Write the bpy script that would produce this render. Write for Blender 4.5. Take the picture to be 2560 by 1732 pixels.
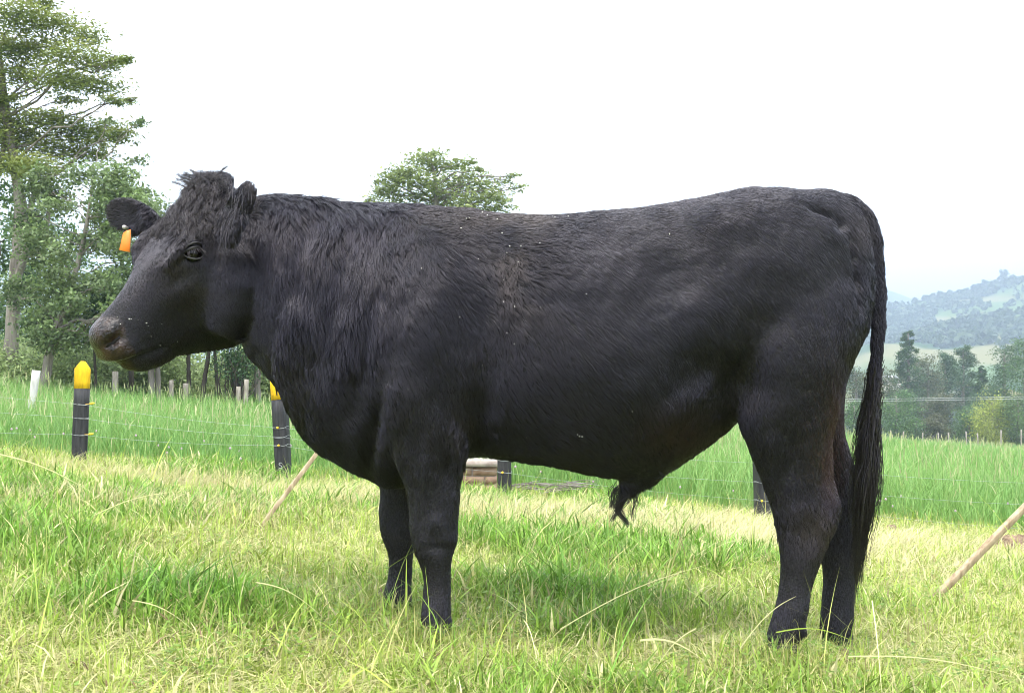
import bpy, math
import numpy as np
from mathutils import Vector, kdtree

for o in list(bpy.data.objects):
    bpy.data.objects.remove(o, do_unlink=True)
sc = bpy.context.scene
COL = sc.collection
R = math.radians

# ------------------------------------------------------------------ camera
W, H, F = 2560.0, 1732.0, 2600.0            # photograph size and focal length in its pixels
CAM = np.array([0.0, 0.0, 0.66])
TH = math.atan(144 / F)                      # slight upward pitch
cam = bpy.data.cameras.new('camera')
cam.sensor_width = 36.0
cam.lens = 36.0 * F / W
cam.clip_start = 0.05
cam.clip_end = 30000
camo = bpy.data.objects.new('camera', cam)
COL.objects.link(camo)
camo.location = CAM
camo.rotation_euler = (math.pi / 2 + TH, 0, 0)
sc.camera = camo

# ------------------------------------------------------------------ sky, sun, exposure
SUN_EL, SUN_AZ = R(66), R(205)               # high, behind the photographer and a little to the side
wd = bpy.data.worlds.new('World')
sc.world = wd
wd.use_nodes = True
nt = wd.node_tree
nt.nodes.clear()
sky = nt.nodes.new('ShaderNodeTexSky')
sky.sky_type = 'NISHITA'
sky.sun_disc = False
sky.sun_elevation = SUN_EL
sky.sun_rotation = SUN_AZ
sky.air_density = 1.0
sky.dust_density = 3.0
mixw = nt.nodes.new('ShaderNodeMixRGB')
mixw.inputs[0].default_value = 0.86          # overcast: the blue of the clear sky mostly veiled by cloud
mixw.inputs[2].default_value = (9.0, 9.2, 9.6, 1)
bg = nt.nodes.new('ShaderNodeBackground')
bg.inputs[1].default_value = 0.1
wo = nt.nodes.new('ShaderNodeOutputWorld')
nt.links.new(sky.outputs[0], mixw.inputs[1])
nt.links.new(mixw.outputs[0], bg.inputs[0])
nt.links.new(bg.outputs[0], wo.inputs[0])

sun = bpy.data.lights.new('sun', 'SUN')
sun.energy = 1.0
sun.angle = R(30)
sun.color = (1.0, 0.96, 0.9)
suno = bpy.data.objects.new('sun', sun)
COL.objects.link(suno)
sdir = Vector((math.sin(SUN_AZ) * math.cos(SUN_EL), math.cos(SUN_AZ) * math.cos(SUN_EL), math.sin(SUN_EL)))
suno.rotation_euler = sdir.to_track_quat('Z', 'Y').to_euler()
suno.location = (0, 0, 30)

sc.view_settings.view_transform = 'Standard'
sc.view_settings.look = 'None'
sc.view_settings.gamma = 1.0
sc.view_settings.exposure = 2.3
sc.view_settings.use_curve_mapping = False
sc.render.engine = 'CYCLES'
sc.cycles.use_denoising = True
sc.cycles.filter_width = 1.0
sc.cycles.max_bounces = 8
sc.cycles.transparent_max_bounces = 8
sc.cycles.volume_bounces = 1
sc.cycles.volume_max_steps = 64
sc.cycles.use_adaptive_sampling = True
sc.cycles.adaptive_threshold = 0.01

# ------------------------------------------------------------------ helpers
rng = np.random.default_rng(7)


def at(px, py, Y):
    """world point at depth Y seen at photograph pixel (px, py)"""
    a = (np.asarray(px, float) - W / 2) / F
    b = -(np.asarray(py, float) - H / 2) / F
    dy = np.cos(TH) - b * np.sin(TH)
    dz = np.sin(TH) + b * np.cos(TH)
    k = Y / dy
    return np.stack(np.broadcast_arrays(a * k, Y + 0 * k, CAM[2] + dz * k), -1)


def to_px(P):
    d = P - CAM
    y = d[..., 1] * math.cos(TH) + d[..., 2] * math.sin(TH)
    z = -d[..., 1] * math.sin(TH) + d[..., 2] * math.cos(TH)
    return np.stack([W / 2 + F * d[..., 0] / y, H / 2 - F * z / y], -1)


def _hash(*k, seed=0):
    h = np.zeros(np.broadcast(*k).shape, np.uint64) + np.uint64(seed * 7919 + 13)
    for i, c in enumerate(k):
        h = (h ^ (c.astype(np.int64).astype(np.uint64) * np.uint64([73856093, 19349663, 83492791][i]))) * np.uint64(2654435761)
        h ^= h >> np.uint64(15)
    h = (h * np.uint64(2246822519)) & np.uint64(0xffffffff)
    h ^= h >> np.uint64(13)
    return (h & np.uint64(0xffffff)).astype(float) / 0xffffff


def noise(*c, seed=0):
    """value noise in 0..1 for 1 to 3 coordinates"""
    c = [np.asarray(x, float) for x in c]
    i = [np.floor(x) for x in c]
    fr = [x - y for x, y in zip(c, i)]
    fr = [x * x * (3 - 2 * x) for x in fr]
    out = 0
    n = len(c)
    for m in range(2 ** n):
        wgt = 1.0
        key = []
        for d in range(n):
            b = (m >> d) & 1
            wgt = wgt * (fr[d] if b else 1 - fr[d])
            key.append(i[d] + b)
        out = out + wgt * _hash(*key, seed=seed)
    return out


def fbm(*c, oct=4, seed=0):
    s, a, t = 0, 0.5, 0
    for k in range(oct):
        s = s + a * noise(*[x * 2 ** k + 17.3 * k for x in c], seed=seed + k)
        t += a
        a *= 0.5
    return s / t


def smooth(e0, e1, x):
    t = np.clip((x - e0) / (e1 - e0), 0, 1)
    return t * t * (3 - 2 * t)


def mesh_np(name, V, quads=None, tris=None, col=None, smooth_shade=False):
    me = bpy.data.meshes.new(name)
    V = np.ascontiguousarray(V, np.float32)
    nq = 0 if quads is None else len(quads)
    ntri = 0 if tris is None else len(tris)
    me.vertices.add(len(V))
    me.vertices.foreach_set('co', V.ravel())
    lv, st, tot = [], [], []
    off = 0
    if nq:
        lv.append(np.asarray(quads, np.int32).ravel())
        st.append(np.arange(nq) * 4)
        off = nq * 4
    if ntri:
        lv.append(np.asarray(tris, np.int32).ravel())
        st.append(off + np.arange(ntri) * 3)
    lv = np.concatenate(lv)
    st = np.concatenate(st).astype(np.int32)
    me.loops.add(len(lv))
    me.loops.foreach_set('vertex_index', lv)
    me.polygons.add(len(st))
    me.polygons.foreach_set('loop_start', st)
    me.update(calc_edges=True)
    if col is not None:
        c4 = np.ones((len(V), 4), np.float32)
        c4[:, :3] = col
        at_ = me.color_attributes.new('col', 'FLOAT_COLOR', 'POINT')
        at_.data.foreach_set('color', c4.ravel())
    if smooth_shade:
        me.polygons.foreach_set('use_smooth', np.ones(len(st), bool))
    me.validate()
    return me


def link(name, data, mat=None, parent=None, **props):
    o = bpy.data.objects.new(name, data)
    COL.objects.link(o)
    if mat is not None and data is not None:
        data.materials.append(mat)
    if parent is not None:
        o.parent = parent
        if parent.type == 'EMPTY':
            o.matrix_parent_inverse = parent.matrix_basis.inverted()
    for k, v in props.items():
        o[k] = v
    return o


def empty(name, loc, **props):
    o = link(name, None, **props)
    o.location = loc
    o.empty_display_size = 0.1
    return o


class MB:
    """collects simple shapes into one mesh"""

    def __init__(s):
        s.v, s.q, s.t, s.n = [], [], [], 0

    def add(s, V, Q=None, T=None):
        V = np.asarray(V, float)
        s.v.append(V)
        if Q is not None and len(Q):
            s.q.append(np.asarray(Q) + s.n)
        if T is not None and len(T):
            s.t.append(np.asarray(T) + s.n)
        s.n += len(V)

    def rings(s, rings, closed=True, cap=True):
        """loft a list of (M,3) rings"""
        Rg = np.asarray(rings, float)
        K, M = Rg.shape[:2]
        i = np.arange(K - 1)[:, None] * M
        j = np.arange(M)[None, :]
        j2 = (j + 1) % M
        Q = np.stack([i + j, i + j2, i + M + j2, i + M + j], -1).reshape(-1, 4)
        V = Rg.reshape(-1, 3)
        T = []
        if cap:
            c0, c1 = Rg[0].mean(0), Rg[-1].mean(0)
            V = np.vstack([V, c0, c1])
            a, b = K * M, K * M + 1
            jj = np.arange(M)
            T = np.vstack([np.stack([(jj + 1) % M, jj, 0 * jj + a], -1),
                           np.stack([(K - 1) * M + jj, (K - 1) * M + (jj + 1) % M, 0 * jj + b], -1)])
        s.add(V, Q, T)

    def tube(s, path, rad, m=8, cap=True, squash=1.0, seed=None, rough=0.0):
        P = np.asarray(path, float)
        K = len(P)
        rad = np.broadcast_to(np.asarray(rad, float), (K,))
        T = np.gradient(P, axis=0)
        T /= np.linalg.norm(T, axis=1)[:, None] + 1e-12
        ref = np.array([0, 1.0, 0]) if abs(T[:, 1]).mean() < 0.8 else np.array([1.0, 0, 0])
        A = np.cross(T, ref)
        A /= np.linalg.norm(A, axis=1)[:, None] + 1e-12
        B = np.cross(T, A)
        ph = np.arange(m) / m * 2 * np.pi
        r = np.repeat(rad[:, None], m, 1)
        if rough:
            g = np.random.default_rng(seed or 1)
            r = r * (1 + rough * (g.random((K, m)) - 0.5) + rough * (g.random((1, m)) - 0.5))
        s.rings(P[:, None] + (A[:, None] * np.cos(ph)[None, :, None] + B[:, None] * np.sin(ph)[None, :, None] * squash) * r[..., None], cap=cap)

    def box(s, c, size, rot=None):
        v = np.array([[x, y, z] for x in (-.5, .5) for y in (-.5, .5) for z in (-.5, .5)]) * np.asarray(size)
        if rot is not None:
            v = v @ np.asarray(rot).T
        s.add(v + np.asarray(c), [[0, 1, 3, 2], [4, 6, 7, 5], [0, 4, 5, 1], [2, 3, 7, 6], [0, 2, 6, 4], [1, 5, 7, 3]])

    def arrays(s):
        return (np.vstack(s.v), np.vstack(s.q) if s.q else None, np.vstack(s.t) if s.t else None)

    def mesh(s, name, sm=False, col=None):
        V, Q, T = s.arrays()
        return mesh_np(name, V, Q, T, col, sm)


def rotz(a):
    return np.array([[math.cos(a), -math.sin(a), 0], [math.sin(a), math.cos(a), 0], [0, 0, 1]])


def hair(name, P, rad, mat, parent=None, **props):
    """P (N,K,3) strands, rad (K,) or (N,K)"""
    N, K = P.shape[:2]
    cu = bpy.data.hair_curves.new(name)
    cu.add_curves([K] * N)
    cu.attributes['position'].data.foreach_set('vector', np.ascontiguousarray(P, np.float32).ravel())
    ra = cu.attributes.get('radius') or cu.attributes.new('radius', 'FLOAT', 'POINT')
    ra.data.foreach_set('value', np.ascontiguousarray(np.broadcast_to(rad, (N, K)), np.float32).ravel())
    cu.update_tag()
    return link(name, cu, mat, parent, **props)


# ------------------------------------------------------------------ materials
def new_mat(name):
    m = bpy.data.materials.new(name)
    m.use_nodes = True
    t = m.node_tree
    return m, t, t.nodes['Principled BSDF']


def nnode(t, kind, **kw):
    n = t.nodes.new(kind)
    for k, v in kw.items():
        if isinstance(k, str) and hasattr(n, k):
            setattr(n, k, v)
    return n


def mat_plain(name, c1, c2, scale=8.0, rough=0.8, bump=0.3, spec=0.3, stretch=(1, 1, 1), detail=6.0, coords='Object', bdist=0.01, metal=0.0):
    """two-tone noise material with fine relief"""
    m, t, b = new_mat(name)
    tc = nnode(t, 'ShaderNodeTexCoord')
    mp = nnode(t, 'ShaderNodeMapping')
    mp.inputs['Scale'].default_value = stretch
    no = nnode(t, 'ShaderNodeTexNoise')
    no.inputs['Scale'].default_value = scale
    no.inputs['Detail'].default_value = detail
    no.inputs['Roughness'].default_value = 0.65
    ra = nnode(t, 'ShaderNodeValToRGB')
    ra.color_ramp.elements[0].position = 0.33
    ra.color_ramp.elements[1].position = 0.67
    ra.color_ramp.elements[0].color = (*c1, 1)
    ra.color_ramp.elements[1].color = (*c2, 1)
    bu = nnode(t, 'ShaderNodeBump')
    bu.inputs['Strength'].default_value = bump
    bu.inputs['Distance'].default_value = bdist
    L = t.links.new
    L(tc.outputs[coords], mp.inputs[0])
    L(mp.outputs[0], no.inputs['Vector'])
    L(no.outputs['Fac'], ra.inputs[0])
    L(ra.outputs[0], b.inputs['Base Color'])
    L(no.outputs['Fac'], bu.inputs['Height'])
    L(bu.outputs[0], b.inputs['Normal'])
    b.inputs['Roughness'].default_value = rough
    b.inputs['Specular IOR Level'].default_value = spec
    b.inputs['Metallic'].default_value = metal
    return m


def mat_leaf(name, trans=0.35, rough=0.5, spec=0.25, vary=0.0):
    """leaf and grass material: its colour is an attribute of each blade or leaf, light passes through"""
    m, t, b = new_mat(name)
    a = nnode(t, 'ShaderNodeAttribute', attribute_name='col')
    tr = nnode(t, 'ShaderNodeBsdfTranslucent')
    mx = nnode(t, 'ShaderNodeMixShader')
    mx.inputs[0].default_value = trans
    out = t.nodes['Material Output']
    L = t.links.new
    L(a.outputs['Color'], b.inputs['Base Color'])
    L(a.outputs['Color'], tr.inputs['Color'])
    b.inputs['Roughness'].default_value = rough
    b.inputs['Specular IOR Level'].default_value = spec
    L(b.outputs[0], mx.inputs[1])
    L(tr.outputs[0], mx.inputs[2])
    L(mx.outputs[0], out.inputs['Surface'])
    return m


M_GRASS = mat_leaf('grass_blades', 0.30, 0.5, 0.3)
M_LEAF = mat_leaf('leaves', 0.3, 0.5, 0.3)
M_BARK = mat_plain('grey_bark', (0.10, 0.085, 0.07), (0.33, 0.30, 0.26), 6, 0.9, 0.9, 0.1, (1, 1, 0.15), bdist=0.03)
M_BARKD = mat_plain('dark_bark', (0.03, 0.025, 0.02), (0.10, 0.085, 0.07), 6, 0.9, 0.9, 0.1, (1, 1, 0.2), bdist=0.03)

# ------------------------------------------------------------------ ground
def ground_z(x, y):
    """the pasture falls gently to the right; beyond the field the land drops to a valley on the right"""
    x = np.asarray(x, float)
    y = np.asarray(y, float)
    z = -0.08 * (x + 0.2)
    z = z - 0.05 * smooth(4, 8, y) * (1 - smooth(12, 22, y))
    z = z + (fbm(x * 0.9, y * 0.9, oct=3, seed=3) - 0.5) * 0.05 * smooth(3.3, 4.5, y) * (1 - smooth(20, 40, y))
    z = z + (fbm(x * 3.1, y * 3.1, oct=2, seed=5) - 0.5) * 0.02
    z = z - 0.030 * np.exp(-((x - 1.0) ** 2 + (y - 3.30) ** 2) / 0.03)
    z = z + 0.040 * np.exp(-((x - .74) ** 2 + (y - 2.92) ** 2) / 0.03)
    # the sideways fall levels off far away
    z = np.where(np.abs(x) > 45, -0.08 * (np.sign(x) * 45 + 0.2) - 0.03 * (x - np.sign(x) * 45), z)
    drop = smooth(112, 330, y) * 4 * smooth(-30, 30, x - 0.15 * y)
    return z - drop


def axis(vals):
    return np.unique(np.round(np.concatenate(vals), 4))


gx = axis([np.arange(-9, 9, 0.12), np.arange(-40, 40, 1.0), np.arange(-200, 200, 10), np.geomspace(200, 9000, 14), -np.geomspace(200, 9000, 14)])
gy = axis([np.arange(-4, 14, 0.12), np.arange(14, 60, 1.0), np.arange(60, 400, 8), np.geomspace(400, 9000, 14), -np.geomspace(4, 600, 10)])
GX, GY = np.meshgrid(gx, gy)
GZ = ground_z(GX, GY)
nx_, ny_ = len(gx), len(gy)
idx = np.arange(nx_ * ny_).reshape(ny_, nx_)
Q = np.stack([idx[:-1, :-1], idx[:-1, 1:], idx[1:, 1:], idx[1:, :-1]], -1).reshape(-1, 4)
m, t, b = new_mat('pasture_soil')
tc = nnode(t, 'ShaderNodeTexCoord')
no = nnode(t, 'ShaderNodeTexNoise')
no.inputs['Scale'].default_value = 14
no.inputs['Detail'].default_value = 8
no.inputs['Roughness'].default_value = 0.7
no2 = nnode(t, 'ShaderNodeTexNoise')
no2.inputs['Scale'].default_value = 0.6
no2.inputs['Detail'].default_value = 4
ra = nnode(t, 'ShaderNodeValToRGB')
ra.color_ramp.elements[0].position = 0.3
ra.color_ramp.elements[0].color = (0.09, 0.10, 0.025, 1)
ra.color_ramp.elements[1].position = 0.7
ra.color_ramp.elements[1].color = (0.34, 0.30, 0.13, 1)
ra2 = nnode(t, 'ShaderNodeValToRGB')
ra2.color_ramp.elements[0].position = 0.4
ra2.color_ramp.elements[0].color = (0.10, 0.20, 0.03, 1)
ra2.color_ramp.elements[1].position = 0.65
ra2.color_ramp.elements[1].color = (0.2, 0.24, 0.07, 1)
mxc = nnode(t, 'ShaderNodeMixRGB')
mxc.inputs[0].default_value = 0.5
bu = nnode(t, 'ShaderNodeBump')
bu.inputs['Strength'].default_value = 0.6
bu.inputs['Distance'].default_value = 0.02
L = t.links.new
L(tc.outputs['Object'], no.inputs['Vector'])
L(tc.outputs['Object'], no2.inputs['Vector'])
L(no.outputs['Fac'], ra.inputs[0])
L(no2.outputs['Fac'], ra2.inputs[0])
L(ra.outputs[0], mxc.inputs[1])
L(ra2.outputs[0], mxc.inputs[2])
L(mxc.outputs[0], b.inputs['Base Color'])
L(no.outputs['Fac'], bu.inputs['Height'])
L(bu.outputs[0], b.inputs['Normal'])
b.inputs['Roughness'].default_value = 0.95
b.inputs['Specular IOR Level'].default_value = 0.1
link('ground', mesh_np('ground', np.stack([GX, GY, GZ], -1).reshape(-1, 3), Q, smooth_shade=True), m, kind='structure',
     label='gently sloping pasture ground under the grass', category='ground')

# ================================================================== the bull
YC = 3.12                                     # depth of its spine


def sring(n, hw, zt, zb, vm=0.0, pt=2.2, pb=2.2):
    """closed outline in (lateral, vertical): half width hw, from zb to zt, widest at vm in -1..1"""
    ph = np.arange(n) / n * 2 * np.pi
    c, s_ = np.cos(ph), np.sin(ph)
    p = np.where(s_ > 0, pt, pb)
    y = np.sign(c) * np.abs(c) ** (2 / p) * hw
    v = np.sign(s_) * np.abs(s_) ** (2 / p)
    zc, hh = (zt + zb) / 2, (zt - zb) / 2
    z = np.where(v > 0, vm + (1 - vm) * v, vm + (1 + vm) * v) * hh + zc
    return y, z


def interp_rows(rows, n):
    """resample a table smoothly (Catmull-Rom on row index by first column spacing)"""
    A = np.asarray(rows, float)
    u = np.linspace(0, len(A) - 1, n)
    i = np.clip(np.floor(u).astype(int), 0, len(A) - 2)
    f_ = (u - i)[:, None]
    p0, p1, p2, p3 = A[np.clip(i - 1, 0, None)], A[i], A[i + 1], A[np.clip(i + 2, None, len(A) - 1)]
    return 0.5 * (2 * p1 + (p2 - p0) * f_ + (2 * p0 - 5 * p1 + 4 * p2 - p3) * f_ ** 2 + (3 * p1 - p0 - 3 * p2 + p3) * f_ ** 3)


body = MB()
# trunk and neck: px, top py, bottom py, half width, vm, p top, p bottom
TRUNK = [
    (590, 505, 800, .100, .0, 2.0, 2.0),
    (620, 494, 880, .115, .0, 2.0, 2.0),
    (655, 488, 918, .130, .0, 2.0, 2.0),
    (700, 489, 968, .155, -.05, 2.0, 2.0),
    (740, 491, 1050, .185, -.05, 2.0, 1.9),
    (790, 494, 1118, .203, -.05, 1.9, 1.8),
    (850, 502, 1158, .226, -.05, 1.9, 1.8),
    (920, 506, 1202, .252, -.05, 1.9, 1.9),
    (990, 508, 1222, .280, -.05, 1.9, 2.0),
    (1070, 513, 1200, .300, -.05, 1.95, 2.2),
    (1160, 521, 1140, .310, -.08, 2.0, 2.4),
    (1250, 533, 1141, .328, -.1, 2.05, 2.4),
    (1340, 540, 1157, .345, -.12, 2.1, 2.4),
    (1420, 538, 1172, .355, -.14, 2.1, 2.3),
    (1500, 529, 1188, .358, -.14, 2.1, 2.2),
    (1570, 521, 1196, .352, -.12, 2.1, 2.1),
    (1640, 512, 1188, .340, -.08, 2.1, 2.0),
    (1720, 500, 1146, .325, .0, 2.15, 1.9),
    (1790, 488, 1094, .312, .08, 2.2, 1.9),
    (1850, 475, 1046, .302, .15, 2.25, 1.9),
    (1920, 471, 1010, .292, .15, 2.25, 2.0),
    (1990, 474, 990, .272, .1, 2.2, 2.0),
    (2050, 470, 965, .240, .0, 2.0, 2.0),
    (2100, 478, 930, .195, -.1, 1.9, 2.0),
    (2136, 505, 870, .150, -.1, 1.9, 2.0),
    (2158, 560, 810, .100, -.1, 2.0, 2.0),
    (2169, 620, 750, .050, -.1, 2.0, 2.0)]
rows = interp_rows(TRUNK, 90)
rings = []
for px, pt_, pb_, hw, vm, et, eb in rows:
    x = at(px, 800, YC)[0]
    zt = at(px, pt_, YC - .03)[2]
    zb = at(px, pb_, YC - .03)[2]
    y, z = sring(48, hw, zt, zb, vm, et, eb)
    rings.append(np.stack([np.full(48, x), YC + y, z], -1))
body.rings(rings)


def limb(rows_, n=46, m=28, p=2.2, mb=None):
    """leg as a stack of level sections: py, x0, x1, Y, half depth"""
    rr = interp_rows(rows_, n)
    rg = []
    ph = np.arange(m) / m * 2 * np.pi
    for py, x0, x1, Y, hd in rr:
        a, c = at(x0, py, Y), at(x1, py, Y)
        cx, hx = (a[0] + c[0]) / 2, (c[0] - a[0]) / 2
        co, si = np.cos(ph), np.sin(ph)
        rg.append(np.stack([cx + np.sign(co) * np.abs(co) ** (2 / p) * hx,
                            Y + np.sign(si) * np.abs(si) ** (2 / p) * hd,
                            np.full(m, (a[2] + c[2]) / 2)], -1))
    (mb or body).rings(rg)


NEAR_HIND = [
    (620, 1900, 2120, 3.00, .09), (700, 1850, 2150, 2.985, .125), (780, 1830, 2158, 2.975, .143), (860, 1822, 2140, 2.965, .147), (940, 1826, 2116, 2.958, .140), (1000, 1833, 2100, 2.953, .130),
    (1054, 1846, 2088, 2.95, .115), (1100, 1866, 2081, 2.95, .100), (1139, 1880, 2082, 2.95, .088), (1174, 1894, 2081, 2.95, .078),
    (1219, 1909, 2089, 2.95, .066), (1258, 1924, 2100, 2.95, .058), (1303, 1936, 2096, 2.95, .053), (1348, 1944, 2074, 2.95, .048),
    (1398, 1950, 2053, 2.95, .043), (1447, 1949, 2038, 2.95, .040), (1492, 1943, 2027, 2.945, .040), (1527, 1934, 2019, 2.94, .043),
    (1572, 1921, 2009, 2.935, .046), (1605, 1913, 2000, 2.93, .045), (1622, 1912, 1992, 2.93, .042)]
FAR_HIND = [
    (700, 1860, 2110, 3.27, .10), (800, 1860, 2132, 3.28, .14), (900, 1880, 2116, 3.28, .14), (1000, 1920, 2106, 3.28, .125), (1074, 1955, 2106, 3.28, .105), (1119, 1972, 2119, 3.28, .088),
    (1169, 1990, 2134, 3.28, .074), (1230, 2006, 2150, 3.28, .063), (1280, 2020, 2157, 3.28, .057), (1340, 2040, 2150, 3.28, .049),
    (1400, 2053, 2143, 3.28, .044), (1447, 2057, 2139, 3.28, .041), (1512, 2053, 2136, 3.275, .041), (1552, 2048, 2135, 3.27, .046),
    (1592, 2050, 2128, 3.265, .046), (1625, 2054, 2124, 3.26, .043)]
NEAR_FORE = [
    (760, 960, 1150, 2.97, .06), (830, 925, 1180, 2.955, .095), (920, 925, 1188, 2.94, .110), (1000, 945, 1184, 2.935, .108), (1060, 962, 1180, 2.93, .100), (1110, 978, 1174, 2.93, .090),
    (1162, 992, 1158, 2.93, .078), (1203, 1007, 1152, 2.93, .069), (1244, 1017, 1151, 2.93, .061), (1279, 1022, 1148, 2.93, .056),
    (1320, 1025, 1145, 2.93, .055), (1345, 1027, 1146, 2.93, .055), (1366, 1031, 1138, 2.93, .052), (1385, 1037, 1132, 2.93, .047), (1409, 1049, 1127, 2.93, .041),
    (1444, 1058, 1126, 2.93, .037), (1478, 1057, 1127, 2.93, .039), (1519, 1053, 1127, 2.925, .045), (1547, 1052, 1127, 2.92, .046), (1578, 1058, 1124, 2.915, .044)]
FAR_FORE = [
    (950, 930, 1110, 3.26, .09), (1050, 932, 1100, 3.26, .095), (1130, 940, 1080, 3.26, .085), (1190, 947, 1068, 3.26, .076), (1234, 951, 1060, 3.26, .068), (1265, 948, 1055, 3.26, .060), (1306, 949, 1050, 3.26, .055),
    (1334, 953, 1046, 3.26, .053), (1365, 964, 1037, 3.26, .048), (1385, 971, 1033, 3.26, .041), (1416, 971, 1032, 3.26, .037), (1444, 969, 1032, 3.26, .037),
    (1464, 962, 1031, 3.255, .040), (1488, 956, 1031, 3.25, .044), (1512, 957, 1029, 3.245, .044), (1530, 962, 1026, 3.24, .043)]
for lg in (NEAR_HIND, FAR_HIND, NEAR_FORE, FAR_FORE):
    limb(lg, p=2.0)

# the throat latch between cheek and neck
body.tube(np.array([at(575, 560, 3.10), at(625, 640, 3.10), at(665, 740, 3.11), at(690, 840, 3.12)]), [.075, .10, .11, .10], 16)
# cheek: the broad jaw muscle
body.tube(np.array([at(560, 600, 3.045), at(577, 650, 3.036), at(586, 715, 3.036), at(578, 780, 3.04), at(558, 838, 3.04)]), [.03, .070, .084, .078, .048], 20)
# dewclaws
for dx_, dy_, DY_ in ((2012, 1578, 2.93), (2128, 1600, 3.26), (1124, 1552, 2.92), (1028, 1510, 3.24)):
    for sd_ in (-.018, .018):
        q0_ = at(dx_, dy_, DY_ + sd_)
        body.tube(np.array([q0_ + [-.012, 0, .014], q0_ + [.003, 0, 0], q0_ + [.008, 0, -.014]]), [.008, .008, .004], 8)
# tail
TAIL = np.array([(2010, 520, .026), (2065, 508, .032), (2115, 512, .034), (2152, 538, .034), (2176, 582, .031), (2187, 640, .026), (2193, 710, .022), (2192, 790, .019),
                 (2186, 880, .018), (2180, 960, .018), (2174, 1040, .018), (2170, 1110, .014)], float)
tr_ = interp_rows(TAIL, 40)
tail_path = np.array([at(a, c, YC - .03) for a, c, _ in tr_])
tail_path[:, 1] -= 0.02 * smooth(600, 900, tr_[:, 1])
body.tube(tail_path, tr_[:, 2], 14)

# sheath under the belly
sp = np.array([at(x, y, YC) for x, y in ((1640, 1150), (1600, 1185), (1570, 1210), (1562, 1238))])
body.tube(sp, [.05, .045, .032, .018], 14)

# head in its own frame: u towards the nose, v to its right side (away from the lens), w dorsal
HO, HS = np.array([-.922, 3.074, 1.236]), 1.01
yaw, pit, rol = R(38), R(42.9), R(9.4)
hu = np.array([-math.cos(yaw) * math.cos(pit), -math.sin(yaw) * math.cos(pit), -math.sin(pit)])
hv0 = np.array([-math.sin(yaw), math.cos(yaw), 0.0])
hw0 = np.cross(hv0, hu)
hw0 = hw0 if hw0[2] > 0 else -hw0
hv = math.cos(rol) * hv0 + math.sin(rol) * hw0
hw_ = -math.sin(rol) * hv0 + math.cos(rol) * hw0
HM = np.stack([hu, hv, hw_])


def hd(u, v, w):
    """head point to world"""
    return HO + HS * (np.stack(np.broadcast_arrays(u, v, w), -1).astype(float) @ HM)


# u, top, bottom, half width, vm, p top, p bottom
HEAD = [
    (-.13, -.02, -.20, .080, .0, 2.0, 2.0), (-.09, .02, -.27, .100, .0, 2.0, 2.0), (-.05, .045, -.32, .110, .05, 2.1, 1.9), (.0, .048, -.352, .124, .10, 2.2, 2.0), (.06, .038, -.378, .134, .18, 2.4, 2.0),
    (.11, .027, -.386, .139, .28, 2.6, 1.95), (.16, .015, -.380, .137, .35, 2.7, 1.85), (.205, .004, -.360, .122, .38, 2.6, 1.75), (.25, -.010, -.332, .104, .35, 2.4, 1.7), (.30, -.024, -.300, .086, .25, 2.2, 1.8),
    (.35, -.037, -.268, .074, .15, 2.1, 1.9), (.40, -.046, -.232, .067, .05, 2.1, 2.0), (.425, -.050, -.216, .067, .0, 2.1, 2.0), (.445, -.053, -.201, .069, .0, 2.2, 2.1), (.463, -.058, -.188, .069, .0, 2.2, 2.1),
    (.479, -.068, -.176, .061, .0, 2.1, 2.1), (.491, -.083, -.164, .048, .0, 2.0, 2.0), (.498, -.100, -.148, .026, .0, 2.0, 2.0)]
rg = []
for u, wt, wb, hwid, vm, et, eb in interp_rows(HEAD, 60):
    y, z = sring(40, hwid, wt, wb, vm, et, eb)
    rg.append(hd(u, y, z))
body.rings(rg)
# poll knob and brow ridges
body.tube(np.array([hd(-.06, 0, .0), hd(-.045, 0, .042), hd(-.035, 0, .055)]), [.080, .064, .030], 16)
for s_ in (-1, 1):
    body.tube(np.array([hd(.10, s_ * .085, .005), hd(.14, s_ * .108, -.004), (hd(.18, s_ * .112, -.012)), hd(.23, s_ * .09, -.03)]), [.010, .015, .014, .009] if s_ < 0 else [.018, .032, .032, .014], 12)
# lower lip and chin
body.tube(np.array([hd(.33, 0, -.252), hd(.38, 0, -.232), hd(.42, 0, -.212), hd(.452, 0, -.194), hd(.470, 0, -.184)]), [.030, .040, .040, .030, .014], 14, squash=1.15)


def ear(path, width, roll_dir):
    """cupped ear: flattened tube, wide in the middle"""
    P = interp_rows(path, 22)
    T = np.gradient(P, axis=0)
    T /= np.linalg.norm(T, axis=1)[:, None]
    A = np.cross(T, roll_dir)
    A /= np.linalg.norm(A, axis=1)[:, None]
    B = np.cross(A, T)
    s = np.linspace(0, 1, 22)
    wd_ = np.interp(s, [0, .15, .45, .75, .92, 1], np.array(width))
    th_ = np.interp(s, [0, .3, .8, 1], [.03, .015, .011, .006])
    ph = np.arange(20) / 20 * 2 * np.pi
    rg_ = []
    for k in range(22):
        a = wd_[k] * np.cos(ph)
        bb = th_[k] * np.sin(ph) + 0.35 * wd_[k] * (a / wd_[k]) ** 2 * np.sin(np.pi * min(1, s[k] + .15))
        rg_.append(P[k] + a[:, None] * A[k] + bb[:, None] * B[k])
    body.rings(rg_)


NEAR_EAR = np.array([at(562, 596, 2.94), at(585, 560, 2.91), at(602, 520, 2.90), at(614, 486, 2.90), at(617, 458, 2.91)])
FAR_EAR = np.array([at(385, 560, 3.17), at(350, 548, 3.20), at(315, 537, 3.23), at(287, 532, 3.25), at(266, 534, 3.27)])
cam_dir = np.array([0.0, -1.0, 0.0])
ear(NEAR_EAR, [.030, .043, .046, .040, .028, .010], np.array([-.45, -.88, .1]))
ear(FAR_EAR, [.026, .048, .056, .050, .032, .010], np.array([0.15, -1.0, -.05]))

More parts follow.
